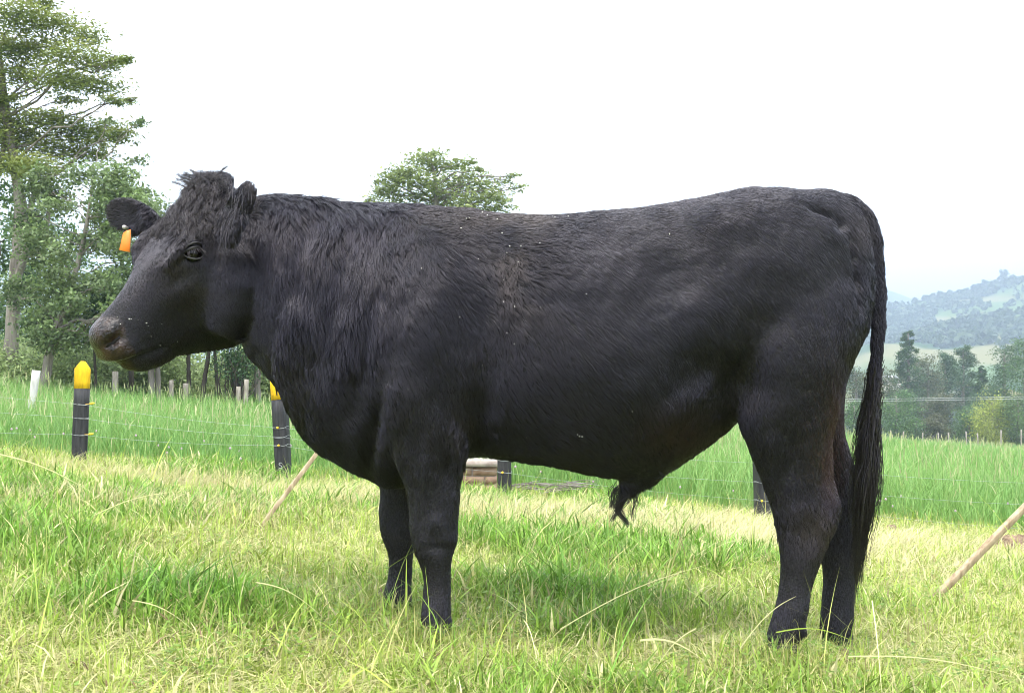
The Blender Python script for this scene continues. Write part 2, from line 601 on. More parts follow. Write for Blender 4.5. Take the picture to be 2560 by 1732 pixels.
V, Q, T = body.arrays()
tmp_me = mesh_np('tmp', V, Q, T)
tmp = link('tmp', tmp_me)
md = tmp.modifiers.new('r', 'REMESH')
md.mode = 'VOXEL'
md.voxel_size = 0.0075
dg = bpy.context.evaluated_depsgraph_get()
dg.update()
ev = tmp.evaluated_get(dg)
bm_me = bpy.data.meshes.new_from_object(ev)
bpy.data.objects.remove(tmp, do_unlink=True)
nv = len(bm_me.vertices)
co = np.empty(nv * 3, np.float32)
bm_me.vertices.foreach_get('co', co)
co = co.reshape(-1, 3).astype(float)
ed = np.empty(len(bm_me.edges) * 2, np.int32)
bm_me.edges.foreach_get('vertices', ed)
ed = ed.reshape(-1, 2)
deg = np.bincount(ed.ravel(), minlength=nv)[:, None]


def lap(P):
    s = np.stack([np.bincount(ed[:, 0], P[ed[:, 1], k], nv) + np.bincount(ed[:, 1], P[ed[:, 0], k], nv) for k in range(3)], 1)
    return s / deg


def headframe(P):
    return ((P - HO) / HS) @ HM.T


def normals(P):
    bm_me.vertices.foreach_set('co', P.astype(np.float32).ravel())
    bm_me.update()
    n = np.empty(nv * 3, np.float32)
    bm_me.vertex_normals.foreach_get('vector', n)
    return n.reshape(-1, 3).astype(float)


hl = headframe(co)
inhead = smooth(-.12, .0, hl[:, 0]) * (np.abs(hl[:, 1]) < .25)
soft = 1 - 0.8 * inhead
for it in range(26):                                   # relax the joins, the head less
    co = co + (lap(co) - co) * 0.5 * np.where(it < 4, 1, soft)[:, None]
    co = co - (lap(co) - co) * 0.46 * np.where(it < 4, 1, soft)[:, None]
for it in range(6):
    co = co + (lap(co) - co) * 0.5 * np.maximum(soft - .3, 0)[:, None]
pq = to_px(co)
hip = smooth(1740, 1800, pq[:, 0]) * (1 - smooth(2060, 2120, pq[:, 0])) * smooth(560, 620, pq[:, 1]) * (1 - smooth(960, 1060, pq[:, 1]))
shd = smooth(860, 920, pq[:, 0]) * (1 - smooth(1190, 1250, pq[:, 0])) * smooth(720, 780, pq[:, 1]) * (1 - smooth(1010, 1090, pq[:, 1]))
latch = np.exp(-((pq[:, 0] - 525) / 40) ** 2 - ((pq[:, 1] - 745) / 90) ** 2) * (co[:, 1] < YC) * smooth(655, 690, pq[:, 1]) + np.exp(-((pq[:, 0] - 580) / 50) ** 2 - ((pq[:, 1] - 635) / 28) ** 2) * (co[:, 1] < YC) * smooth(606, 625, pq[:, 1])
latch *= 1 - np.exp(-((pq[:, 0] - 605) / 22) ** 2 - ((pq[:, 1] - 540) / 60) ** 2)
for it in range(45):
    co = co + (lap(co) - co) * 0.5 * np.clip(np.maximum(np.maximum(hip, shd * .8), latch * .9), 0, 1)[:, None]

# muscles, hollows, folds: (px, py, radius x m, radius z m, amount m), both flanks
pxy = None
N = normals(co)
side = np.clip(-N[:, 1] * np.sign(co[:, 1] - YC) * -1, 0, 1) ** 0.5
XZ = co[:, [0, 2]]
YN = 2.85


def bump(px, py, rx, rz, amt, ang=0.0):
    c = at(px, py, YN)[[0, 2]]
    d = XZ - c
    ca, sa = math.cos(ang), math.sin(ang)
    a = d[:, 0] * ca + d[:, 1] * sa
    e = -d[:, 0] * sa + d[:, 1] * ca
    return amt * np.exp(-(a / rx) ** 2 - (e / rz) ** 2)


disp = np.zeros(nv)
for bq in [
    (960, 860, .10, .16, .020), (1090, 770, .07, .20, .016, -.15), (1010, 1000, .07, .09, .012),   # shoulder
    (1225, 820, .060, .22, -.013), (1200, 1010, .04, .10, -.018), (1180, 620, .06, .08, -.010),     # behind the shoulder
    (930, 1060, .03, .14, -.022, -.25), (905, 900, .04, .15, -.016, -.1),                            # crease neck to shoulder
    (800, 1010, .06, .10, .012), (870, 1110, .05, .06, .010),
    (1330, 700, .10, .20, .008), (1480, 900, .18, .14, .012),
    (1690, 690, .10, .11, -.022), (1760, 920, .09, .09, -.020), (1860, 960, .06, .07, -.022),         # flank hollow
    (1800, 555, .07, .06, .016), (1880, 520, .06, .05, .014),                                        # hook bone
    (2010, 720, .12, .16, .016), (1960, 900, .10, .10, .012), (2090, 640, .05, .10, -.010),
    (2060, 512, .03, .014, -.012, -.2), (2098, 524, .025, .014, -.016, -.4), (2128, 548, .018, .022, -.018, -.9), (2148, 590, .014, .03, -.018), (2158, 640, .013, .03, -.018), (2163, 695, .013, .03, -.018), (2164, 750, .013, .03, -.016), (2090, 590, .05, .07, .010),
    (1985, 1130, .03, .10, -.010), (2070, 1200, .02, .09, -.009), (2000, 1290, .04, .05, .006), (2045, 1330, .025, .05, -.006),
    (1085, 1310, .03, .025, .006), (1090, 1372, .03, .012, -.005), (1060, 1200, .02, .08, .006), (1120, 1180, .02, .08, -.006),
    (1700, 1010, .13, .035, .012, .45), (1620, 1085, .12, .03, .008, .4), (1420, 1120, .2, .03, .006)]:
    disp += bump(*bq)
disp *= (1 - inhead)
# loose folds on neck and brisket, faint ribs
P2 = to_px(co)
fold = np.sin((P2[:, 0] * 0.9 + 0.22 * P2[:, 1]) / 17.0 + 3 * noise(P2[:, 0] / 90, P2[:, 1] / 160, seed=21))
disp += fold * 0.0045 * smooth(640, 720, P2[:, 0]) * (1 - smooth(860, 990, P2[:, 0])) * smooth(500, 600, P2[:, 1]) * (1 - smooth(850, 1000, P2[:, 1])) * (1 - inhead)
disp += (fbm(co[:, 0] * 9, co[:, 1] * 9, co[:, 2] * 9, oct=3, seed=31) - .5) * 0.014 * (1 - inhead)
disp *= np.clip(side + .25, 0, 1)
co = co + N * (disp * 1.35)[:, None]

# head details, both sides
hl = headframe(co)
N = normals(co)
av = np.abs(hl[:, 1])


def hb(u, v, w, r, amt, both=True):
    vv = av if both else hl[:, 1]
    return amt * np.exp(-(((hl[:, 0] - u) / r[0]) ** 2 + ((vv - v) / r[1]) ** 2 + ((hl[:, 2] - w) / r[2]) ** 2))


EYE = np.array([.150, .128, -.040])
dh = hb(EYE[0], EYE[1], EYE[2], (.030, .04, .021), -.011)          # socket
dh += hb(.215, .10, -.075, (.05, .05, .02), -.010)                 # tear trough
dh += hb(.13, .11, -.20, (.07, .06, .08), .012)                    # cheek muscle
dh += hb(.28, .09, -.17, (.06, .06, .05), -.010)                   # hollow in front of the cheek
dh += hb(.24, .06, -.01, (.03, .03, .03), .006)
dh += hb(.20, .0, .01, (.05, .04, .04), -.006)
pq = to_px(co)
for nx0, ny0, amt_ in ((268, 866, -.016), (283, 857, -.024), (298, 846, -.016)):
    kk_ = np.where(hl[:, 1] < .02)[0]
    jn = kk_[int(np.argmin((pq[kk_, 0] - nx0) ** 2 + (pq[kk_, 1] - ny0) ** 2 + 1e5 * (co[kk_, 1] > HO[1])))]
    cn = hl[jn]
    dh += amt_ * np.exp(-((hl[:, 0] - cn[0]) ** 2 + (av - abs(cn[1])) ** 2 + (hl[:, 2] - cn[2]) ** 2) / .0115 ** 2)
dh += hb(.437, .060, -.077, (.026, .025, .010), .009)              # wing above it
dh += hb(.462, .045, -.124, (.02, .03, .012), .006)
dh += hb(.44, .05, -.150, (.04, .05, .02), .006)
mouth_w = -.172 - .42 * (.47 - hl[:, 0])
dh += -.011 * np.exp(-((hl[:, 2] - mouth_w) / .006) ** 2) * smooth(.33, .37, hl[:, 0]) * inhead
dh += .007 * np.exp(-((hl[:, 2] - mouth_w - .018) / .012) ** 2) * smooth(.36, .42, hl[:, 0]) * inhead
wr = np.sin(hl[:, 0] * 420 + 6 * noise(hl[:, 0] * 30, hl[:, 1] * 30, hl[:, 2] * 30, seed=4))
dh += wr * .0016 * np.exp(-((hl[:, 0] - .225) / .035) ** 2 - ((hl[:, 2] + .06) / .05) ** 2) * inhead
dh *= smooth(.0, .03, hl[:, 0])
co = co + N * dh[:, None]
for it in range(2):
    co = co + (lap(co) - co) * 0.35
N = normals(co)
hl = headframe(co)
av = np.abs(hl[:, 1])

mouth2 = -.172 - .42 * (.47 - hl[:, 0])
# bare skin of the muzzle, a colour the animal itself has
pad = smooth(.425, .440, hl[:, 0] + .035 * (noise(hl[:, 1] * 25, hl[:, 2] * 25, seed=2) - .5) + .35 * np.clip(hl[:, 2] + .12, 0, .05)) * (hl[:, 2] > mouth2) * (av < .2)
lip = smooth(.445, .465, hl[:, 0]) * (hl[:, 2] <= mouth2) * (av < .2) * 0.8
pad = np.maximum(pad, lip)
brown = np.clip(bump(2085, 1080, .06, .16, 1.0), 0, 1) * (co[:, 1] < YC + .2)
ca = bm_me.color_attributes.new('coat', 'FLOAT_COLOR', 'POINT')
cc = np.ones((nv, 4), np.float32)
cc[:, 0] = pad
cc[:, 1] = brown
cc[:, 2] = 0
ca.data.foreach_set('color', cc.ravel())
bm_me.polygons.foreach_set('use_smooth', np.ones(len(bm_me.polygons), bool))
bm_me.name = 'bull'

m, t, b = new_mat('black_hide')
a = nnode(t, 'ShaderNodeAttribute', attribute_name='coat')
sp_ = nnode(t, 'ShaderNodeSeparateColor')
no = nnode(t, 'ShaderNodeTexNoise')
no.inputs['Scale'].default_value = 26
no.inputs['Detail'].default_value = 6
rp = nnode(t, 'ShaderNodeValToRGB')
rp.color_ramp.elements[0].position = .35
rp.color_ramp.elements[0].color = (0.009, 0.007, 0.006, 1)
rp.color_ramp.elements[1].position = .68
rp.color_ramp.elements[1].color = (0.045, 0.026, 0.018, 1)
m1 = nnode(t, 'ShaderNodeMixRGB')
m1.inputs[1].default_value = (0.010, 0.009, 0.010, 1)
m2 = nnode(t, 'ShaderNodeMixRGB')
m2.inputs[2].default_value = (0.045, 0.022, 0.014, 1)
rr = nnode(t, 'ShaderNodeMapRange')
rr.inputs['To Min'].default_value = 0.75
rr.inputs['To Max'].default_value = 0.28
bu = nnode(t, 'ShaderNodeBump')
bu.inputs['Strength'].default_value = 0.5
bu.inputs['Distance'].default_value = 0.004
vo = nnode(t, 'ShaderNodeTexVoronoi')
vo.inputs['Scale'].default_value = 140
tc = nnode(t, 'ShaderNodeTexCoord')
L = t.links.new
L(tc.outputs['Object'], no.inputs['Vector'])
L(tc.outputs['Object'], vo.inputs['Vector'])
L(a.outputs['Color'], sp_.inputs[0])
L(no.outputs['Fac'], rp.inputs[0])
L(sp_.outputs[1], m2.inputs[0])
L(m1.inputs[1].links[0].from_socket if m1.inputs[1].is_linked else no.outputs['Color'], m2.inputs[1])
t.links.remove(m2.inputs[1].links[0])
m2.inputs[1].default_value = (0.010, 0.009, 0.010, 1)
L(m2.outputs[0], m1.inputs[1])
L(sp_.outputs[0], m1.inputs[0])
L(rp.outputs[0], m1.inputs[2])
L(m1.outputs[0], b.inputs['Base Color'])
L(sp_.outputs[0], rr.inputs['Value'])
L(rr.outputs[0], b.inputs['Roughness'])
L(vo.outputs['Distance'], bu.inputs['Height'])
L(bu.outputs[0], b.inputs['Normal'])
b.inputs['Specular IOR Level'].default_value = 0.3
bull = link('bull', bm_me, m, label='black bull standing in profile on the grass, facing the tall trees', category='bull')


def mat_hair(name, c, rough=0.42, spec=0.5, c2=None, tint=False):
    m, t, b = new_mat(name)
    hi = nnode(t, 'ShaderNodeHairInfo')
    ra = nnode(t, 'ShaderNodeValToRGB')
    c2 = c2 or tuple(x * 2.2 for x in c)
    ra.color_ramp.elements[0].color = (*c, 1)
    ra.color_ramp.elements[1].color = (*c2, 1)
    t.links.new(hi.outputs['Random'], ra.inputs[0])
    if tint:
        a_ = nnode(t, 'ShaderNodeAttribute', attribute_name='tint')
        mm = nnode(t, 'ShaderNodeMixRGB', blend_type='ADD')
        mm.inputs[0].default_value = 1
        t.links.new(ra.outputs[0], mm.inputs[1])
        t.links.new(a_.outputs['Color'], mm.inputs[2])
        t.links.new(mm.outputs[0], b.inputs['Base Color'])
    else:
        t.links.new(ra.outputs[0], b.inputs['Base Color'])
    b.inputs['Roughness'].default_value = rough
    b.inputs['Specular IOR Level'].default_value = spec
    b.inputs['Specular Tint'].default_value = (.95, .90, 1.0, 1)
    return m


M_FUR = mat_hair('black_fur', (0.0017, 0.0015, 0.0023), 0.30, 0.45, (0.0060, 0.0052, 0.0080), True)
M_FORE = mat_hair('forelock_hair', (0.007, 0.006, 0.0065), 0.42, 0.5, (0.085, 0.073, 0.071))
M_TAILH = mat_hair('tail_hair', (0.006, 0.005, 0.005), 0.35, 0.5, (0.022, 0.018, 0.016))

# ---- coat: short strands combed along the body
bm_me.calc_loop_triangles()
nt_ = len(bm_me.loop_triangles)
tv = np.empty(nt_ * 3, np.int32)
bm_me.loop_triangles.foreach_get('vertices', tv)
tv = tv.reshape(-1, 3)
p0, p1, p2 = co[tv[:, 0]], co[tv[:, 1]], co[tv[:, 2]]
ar = 0.5 * np.linalg.norm(np.cross(p1 - p0, p2 - p0), axis=1)
cen = (p0 + p1 + p2) / 3
hc = headframe(cen)
wgt = ar * np.where((cen[:, 1] > YC + .05) & (N[tv[:, 0], 1] > .35), .35, 1.0)
wgt *= np.where((hc[:, 0] > -.05) & (np.abs(hc[:, 1]) < .3), 2.2, 1.0)
padt = pad[tv].mean(1)
wgt *= (padt < .25)
NS = 300000
pick = rng.choice(nt_, NS, p=wgt / wgt.sum())
r1, r2 = rng.random(NS), rng.random(NS)
fl = r1 + r2 > 1
r1[fl], r2[fl] = 1 - r1[fl], 1 - r2[fl]
bw = np.stack([1 - r1 - r2, r1, r2], 1)[..., None]
SP = (co[tv[pick]] * bw).sum(1)
SN = (N[tv[pick]] * bw).sum(1)
SN /= np.linalg.norm(SN, axis=1)[:, None]
sh = headframe(SP)
eyed = np.linalg.norm((np.stack([sh[:, 0], np.abs(sh[:, 1]), sh[:, 2]], 1) - EYE) / np.array([1, 1.2, .75]), axis=1)
keep = eyed > .028
SP, SN, sh = SP[keep], SN[keep], sh[keep]
NS = len(SP)
spx = to_px(SP)
# comb: px, py, dx, dy (down positive), length m, lift, waviness
COMB = np.array([
    (1300, 550, 1, .15, .026, .22, .3), (1100, 525, 1, .3, .032, .3, .5), (1700, 505, 1, .2, .022, .15, .2), (2000, 485, 1, .4, .020, .15, .2),
    (690, 510, .25, 1, .070, .2, .5), (760, 600, .12, 1, .100, .14, .45), (800, 720, .1, 1, .110, .14, .45), (860, 800, .05, 1, .100, .16, .45), (920, 620, .15, 1, .090, .14, .45), (690, 620, .3, 1, .07, .16, .45),
    (710, 720, .25, 1, .085, .15, .45), (760, 850, .2, 1, .070, .15, .5), (700, 900, .3, 1, .040, .2, .6), (880, 1060, .5, 1, .028, .15, .4), (1000, 600, .35, 1, .040, .2, .7),
    (1060, 750, .5, 1, .030, .15, .5), (1000, 900, .6, .9, .026, .15, .4), (1150, 900, .35, 1, .030, .2, .5), (1060, 1060, .35, 1, .022, .15, .4), (1160, 1075, .1, 1, .040, .4, 1),
    (1250, 720, .6, .8, .034, .35, 1), (1300, 640, .7, .6, .034, .35, 1), (1350, 820, .7, .8, .026, .2, .5), (1500, 700, .8, .75, .026, .10, .25), (1550, 900, .8, .75, .026, .10, .25), (1650, 820, .8, .8, .026, .1, .25),
    (1680, 640, .8, .6, .020, .12, .2), (1400, 1050, .7, .7, .026, .2, .5), (1600, 1100, .5, .8, .026, .2, .6), (1740, 1000, .35, 1, .028, .22, .8), (1850, 650, .8, .7, .019, .12, .2),
    (2050, 620, .7, .8, .018, .12, .2), (2090, 850, .2, 1, .018, .15, .2), (1950, 850, .6, .9, .018, .14, .3), (1950, 1000, .5, 1, .018, .14, .3), (2000, 1150, .3, 1, .016, .15, .3),
    (2030, 1310, .25, 1, .024, .3, 1), (1980, 1450, 0, 1, .010, .12, .2), (2100, 1450, 0, 1, .010, .12, .2), (1970, 1560, 0, 1, .014, .15, .3),
    (1085, 1250, .15, 1, .013, .14, .2), (1090, 1450, .0, 1, .009, .12, .2), (1000, 1450, .0, 1, .009, .12, .2), (1090, 1540, 0, 1, .014, .15, .3), (1000, 1300, 0, 1, .010, .12, .2),
    (2190, 560, .25, 1, .024, .35, .5), (2200, 750, .15, 1, .022, .35, .7), (2185, 950, .0, 1, .030, .2, .6),
    (300, 790, .3, .7, .006, .12, .1), (340, 880, .5, .7, .007, .15, .2), (400, 780, .45, .8, .008, .12, .1), (520, 800, .5, .8, .010, .12, .15), (600, 740, .4, 1, .013, .12, .2), (640, 720, .3, 1, .016, .15, .3), (620, 820, .4, .9, .016, .15, .3),
    (350, 690, .3, .9, .009, .2, .6), (400, 620, .1, 1, .012, .2, .5), (480, 680, .4, .9, .009, .12, .2), (450, 560, -.1, 1, .030, .3, 1.2), (380, 540, -.5, .8, .026, .35, 1.2), (500, 500, -.1, 1, .040, .4, 1.3),
    (540, 640, .3, 1, .016, .2, .4), (600, 850, .4, .9, .024, .2, .4),
    (610, 500, .2, -.9, .016, .5, .4), (620, 470, .2, -1, .014, .6, .4), (590, 560, .2, .9, .022, .4, .6), (300, 530, -1, -.1, .018, .6, .4), (270, 530, -1, .1, .014, .6, .3)], float)
cxy = COMB[:, :2]
wsum = np.zeros((NS, 5))
tot = np.zeros(NS)
for row in COMB:
    d2 = ((spx - row[:2]) ** 2).sum(1) + 300
    w_ = d2 ** -1.6
    dn = row[2:4] / np.hypot(*row[2:4])
    wsum += w_[:, None] * np.array([dn[0], dn[1], row[4], row[5], row[6]])
    tot += w_
wsum /= tot[:, None]
dirn = np.stack([wsum[:, 0], np.zeros(NS), -wsum[:, 1]], 1)
nb = fbm(SP[:, 0] * 11, SP[:, 2] * 11, SP[:, 1] * 5, oct=3, seed=41) - .5
neckm = smooth(640, 690, spx[:, 0]) * (1 - smooth(930, 1060, spx[:, 0])) * (1 - smooth(880, 1000, spx[:, 1]))
ang = nb * 1.15 * wsum[:, 4] * (1 - .3 * neckm) + rng.normal(0, .06, NS)
ca_, sa_ = np.cos(ang), np.sin(ang)
dirn = np.stack([dirn[:, 0] * ca_ - dirn[:, 2] * sa_, 0 * ang, dirn[:, 0] * sa_ + dirn[:, 2] * ca_], 1)
dirn -= SN * (dirn * SN).sum(1)[:, None]
dirn /= np.linalg.norm(dirn, axis=1)[:, None] + 1e-6
ln = wsum[:, 2] * rng.uniform(.65, 1.15, NS) * (1 + .8 * nb * wsum[:, 4])
lift = (.07 + wsum[:, 3] * .95) * rng.uniform(.5, 1.5, NS)
K = 5
tt = np.linspace(0, 1, K)
BIN = np.cross(SN, dirn)
wave = np.sin(tt[None] * 5.5 + rng.random(NS)[:, None] * 1.2 + 14 * noise(SP[:, 0] * 24, SP[:, 2] * 24, seed=43)[:, None]) - np.sin(0.0)
wamp = (ln * .16 * wsum[:, 4])[:, None] * tt[None] ** 1.2
prof = lift[:, None] * tt[None] * (1 - .45 * tt[None])
ST = SP[:, None] - SN[:, None] * .0005 + ln[:, None, None] * (dirn[:, None] * tt[None, :, None] + SN[:, None] * prof[..., None]) + BIN[:, None] * (wave * wamp)[..., None]
ST[:, :, 2] -= (ln * .12)[:, None] * tt[None] ** 2
# clump neighbouring strands into locks
nc = 34000
ci = rng.choice(NS, nc, replace=False)
kd = kdtree.KDTree(nc)
for k_, i_ in enumerate(ci):
    kd.insert(SP[i_], k_)
kd.balance()
near = np.fromiter((kd.find(p)[1] for p in SP), np.int32, NS)
lead = ci[near]
pull = (np.clip(wsum[:, 4] * .55 + .30 + .25 * neckm, 0, .88))[:, None] * tt[None] ** 1.3
ST = ST + ((ST[lead] - SP[lead][:, None]) + SP[lead][:, None] * .55 + SP[:, None] * .45 - ST) * pull[..., None]
rad0 = np.array([.00075, .0007, .0006, .00045, .00015])
coat = hair('coat', ST, rad0, M_FUR, bull, kind='stuff')
# dust and rusty tips the animal carries, plus patchy sheen painted into the colour
tint = np.zeros((NS, 4), np.float32)


def blot(px, py, rx_, ry_):
    return np.exp(-((spx[:, 0] - px) / rx_) ** 2 - ((spx[:, 1] - py) / ry_) ** 2)


pn = smooth(.46, .66, fbm(SP[:, 0] * 6, SP[:, 2] * 6, SP[:, 1] * 3, oct=4, seed=47))
dust = pn * (.10 + 1.0 * blot(1290, 660, 130, 110) + .8 * blot(1330, 540, 400, 30) + .7 * blot(1780, 520, 150, 50) + .9 * blot(2040, 1320, 60, 70) + .5 * blot(2150, 640, 30, 120) + .7 * blot(2195, 780, 30, 120) + .5 * blot(1160, 1075, 30, 40) + .4 * blot(470, 660, 120, 80) + .5 * blot(470, 540, 90, 50))
earl = blot(622, 468, 16, 22) + .7 * blot(634, 510, 8, 30) + .5 * blot(275, 520, 16, 30)
dust = dust + earl * .8
rust = blot(2098, 1080, 26, 110) * 1.0 + .5 * blot(2075, 1180, 26, 80) + .35 * blot(1690, 1080, 90, 60)
pn2 = smooth(.38, .7, fbm(SP[:, 0] * 3.2, SP[:, 2] * 3.2, SP[:, 1] * 2, oct=3, seed=49))  # random patches of bluish sheen, put into the hair colour
tint[:, :3] = pn2[:, None] * np.array([.0026, .0021, .0038]) + dust[:, None] * np.array([.030, .0225, .0145]) + rust[:, None] * np.array([.036, .013, .007])
lockv = rng.random(NS)[lead] ** 2.2
tint[:, :3] += (lockv * (.22 + 1.0 * neckm))[:, None] * np.array([.0145, .0125, .0175])
tint[:, 3] = 1
ta = coat.data.attributes.new('tint', 'FLOAT_COLOR', 'CURVE')
ta.data.foreach_set('color', tint.ravel())


# seeds and fluff caught in the coat
g = np.random.default_rng(15)
fm_ = MB()
spots = [(g.normal(1250, 70), g.normal(680, 110)) for k in range(14)] + [(g.uniform(1000, 1750), g.uniform(540, 1100)) for k in range(10)] + [(g.uniform(1150, 1420), g.normal(545, 10)) for k in range(12)] + [(g.normal(330, 45), g.normal(805, 6)) for k in range(8)] + [(g.normal(400, 20), g.normal(855, 14)) for k in range(4)] + [(1448, 1083), (1453, 1085), (1445, 1080)]
nearside = (co[:, 1] < YC) & (N[:, 1] < -.15)
ni = np.where(nearside)[0]
npx = to_px(co[ni])
for (a0, c0) in spots:
    j = ni[int(np.argmin((npx[:, 0] - a0) ** 2 + (npx[:, 1] - c0) ** 2))]
    q0 = co[j] + N[j] * .010
    s_ = g.uniform(.0006, .0020)
    r3 = g.normal(0, 1, (3, 3))
    fm_.box(q0, (s_ * 2.2, s_, s_ * 1.4), np.linalg.qr(r3)[0])
V_, Q_, T_ = fm_.arrays()
M_FLUFF = mat_plain('pale_seed_fluff', (.45, .43, .38), (.7, .68, .62), 30, .8, .1, .2)
link('seed_fluff', mesh_np('seed_fluff', V_, Q_, T_), M_FLUFF, bull, kind='stuff')


# ---- curls on the poll
def strands(roots, dirs, length, wav, freq, K=10, droop=0.3, spread=.25, seed=1):
    g = np.random.default_rng(seed)
    n = len(roots)
    t_ = np.linspace(0, 1, K)
    d = dirs + g.normal(0, spread, (n, 3))
    d /= np.linalg.norm(d, axis=1)[:, None]
    s1 = np.cross(d, g.normal(0, 1, (n, 3)))
    s1 /= np.linalg.norm(s1, axis=1)[:, None]
    s2 = np.cross(d, s1)
    phs = g.random(n) * 6.28
    Lh = length * g.uniform(.6, 1.2, n)
    P = roots[:, None] + d[:, None] * (Lh[:, None] * t_)[..., None]
    P += (s1[:, None] * np.sin(freq * t_ + phs[:, None])[..., None] + s2[:, None] * np.cos(freq * t_ + phs[:, None])[..., None]) * (wav * Lh[:, None] * t_)[..., None]
    P[:, :, 2] -= droop * Lh[:, None] * t_ ** 2
    return P


fm = (sh[:, 0] > -.10) & (sh[:, 0] < .10) & (np.abs(sh[:, 1]) < .105) & (sh[:, 2] > -.03 - .35 * np.clip(sh[:, 0], -.1, .1)) & (SN @ HM[2] > .0)
fi = np.where(fm)[0]
g = np.random.default_rng(5)
fi = g.choice(fi, min(len(fi), 5200), replace=False)
cl = g.choice(fi, 520, replace=False)
kd = kdtree.KDTree(len(cl))
for k_, i_ in enumerate(cl):
    kd.insert(SP[i_], k_)
kd.balance()
u_ = sh[fi, 0]
base_dir = SN[fi] * .30 + hu * (0.25 + 3.5 * np.clip(u_ + .05, -.02, .2))[:, None] + hv * (sh[fi, 1] * 3.0)[:, None] + np.array([-.25, 0, .10]) * (1 - smooth(-.06, .02, u_))[:, None]
FS = strands(SP[fi] - SN[fi] * .003, base_dir, .050, .22, 9.0, 12, .42, .16, 6)
own = np.array([kd.find(SP[i])[1] for i in fi])
posn = {i: k for k, i in enumerate(fi)}
ld = np.array([posn[cl[o_]] for o_ in own])
pl = (0.72 * np.linspace(0, 1, 12) ** .8)[None, :, None]
FS = FS + (FS[ld] * .9 + FS * .1 - FS) * pl
hair('forelock', FS, np.linspace(.0008, .0003, 12), M_FORE, bull, kind='stuff')
# loose curls standing up from the poll
cr = []
for k_ in range(20):
    ug, vg = g.uniform(-.075, -.01), g.uniform(-.07, .06)
    r0 = hd(ug, vg, .060)
    a0 = g.uniform(0, 6.28)
    LL = g.uniform(.030, .052)
    t_ = np.linspace(0, 1, 12)
    cd = np.array([-.35 + g.normal(0, .5), g.normal(0, .3), 1.0])
    cd /= np.linalg.norm(cd)
    bend = np.array([-1.0 if g.random() < .7 else .8, g.normal(0, .3), -.2])
    cv = r0 + cd * (LL * np.sin(t_ * 1.6))[:, None] + bend * (LL * .9 * (1 - np.cos(t_ * 3.4)))[:, None] * .5
    for q in range(9):
        cr.append(cv + g.normal(0, .0016, 3) * (1 + t_[:, None]) + g.normal(0, .001, (12, 3)))
hair('poll_curls', np.array(cr), np.linspace(.0009, .0003, 12), M_TAILH, bull, kind='stuff')

# ---- tail switch
n = 2600
tk = g.random(n) ** .6
r_i = np.interp(tk, [0, 1], [29, 39])
root = np.stack([np.interp(r_i, np.arange(40), tail_path[:, k]) for k in range(3)], 1)
root += g.normal(0, .009, (n, 3))
tip = at(g.normal(2148, 11, n), np.interp(tk, [0, 1], [1060, 1330]) + g.normal(60, 50, n), YC - .02)
out_ = g.normal(0, 1, n)
t_ = np.linspace(0, 1, 14)
belly = np.sin(np.pi * t_) ** 1.1
pth = root[:, None] * (1 - t_[None, :, None]) + tip[:, None] * t_[None, :, None]
pth[:, :, 0] += (out_ * .015)[:, None] * belly * smooth(.0, .6, tk)[:, None] + .004 * belly * smooth(.2, .8, tk)[:, None]
pth[:, :, 1] += (g.normal(0, .016, n))[:, None] * belly
pth[:, :, 0] += .002 * np.sin(t_ * 9 + g.random(n)[:, None] * 6)
ls = g.integers(0, 90, n)
ldr = np.array([np.where(ls == k)[0][0] for k in range(90)])[ls]
same = np.abs(tk - tk[ldr])[:, None, None]
pth += (pth[ldr] - pth) * (.75 * t_[None, :, None] ** 1.2) * (same < .5)
hair('tail_switch', pth, np.linspace(.0011, .0004, 14), M_TAILH, bull, kind='stuff')

# ---- long hairs under the sheath
sh_ = []
for (x0, y0, x1, y1, cnt) in ((1548, 1222, 1527, 1300, 26), (1556, 1232, 1560, 1296, 20), (1572, 1236, 1573, 1312, 34), (1584, 1226, 1583, 1300, 12), (1545, 1215, 1530, 1270, 20), (1565, 1236, 1545, 1285, 12)):
    a0, a1 = at(x0, y0, YC), at(x1, y1, YC)
    bx = g.normal(0, .012)
    for q in range(cnt):
        j0 = g.normal(0, .008, 3)
        t_ = np.linspace(0, 1, 10)
        c_ = (a0 + j0)[None] * (1 - t_[:, None]) + (a1 + j0 * .2 + g.normal(0, .004, 3))[None] * t_[:, None]
        c_[:, 0] += (bx + g.normal(0, .004)) * np.sin(t_ * 3.1) + .004 * np.sin(t_ * 7 + bx * 300)
        sh_.append(c_)
hair('sheath_hair', np.array(sh_), np.linspace(.0011, .0004, 10), M_TAILH, bull, kind='stuff')
# ---- long hairs in the near ear
n = 110
er = interp_rows(NEAR_EAR, 30)[g.integers(2, 24, n)] + g.normal(0, .010, (n, 3)) + np.array([0, -.012, 0])
ES = strands(er, np.tile(np.array([-.05, -.35, -.8]), (n, 1)), .055, .05, 4, 9, .5, .22, 9)
hair('ear_hair', ES, np.linspace(.0008, .0003, 9), M_TAILH, bull, kind='stuff')

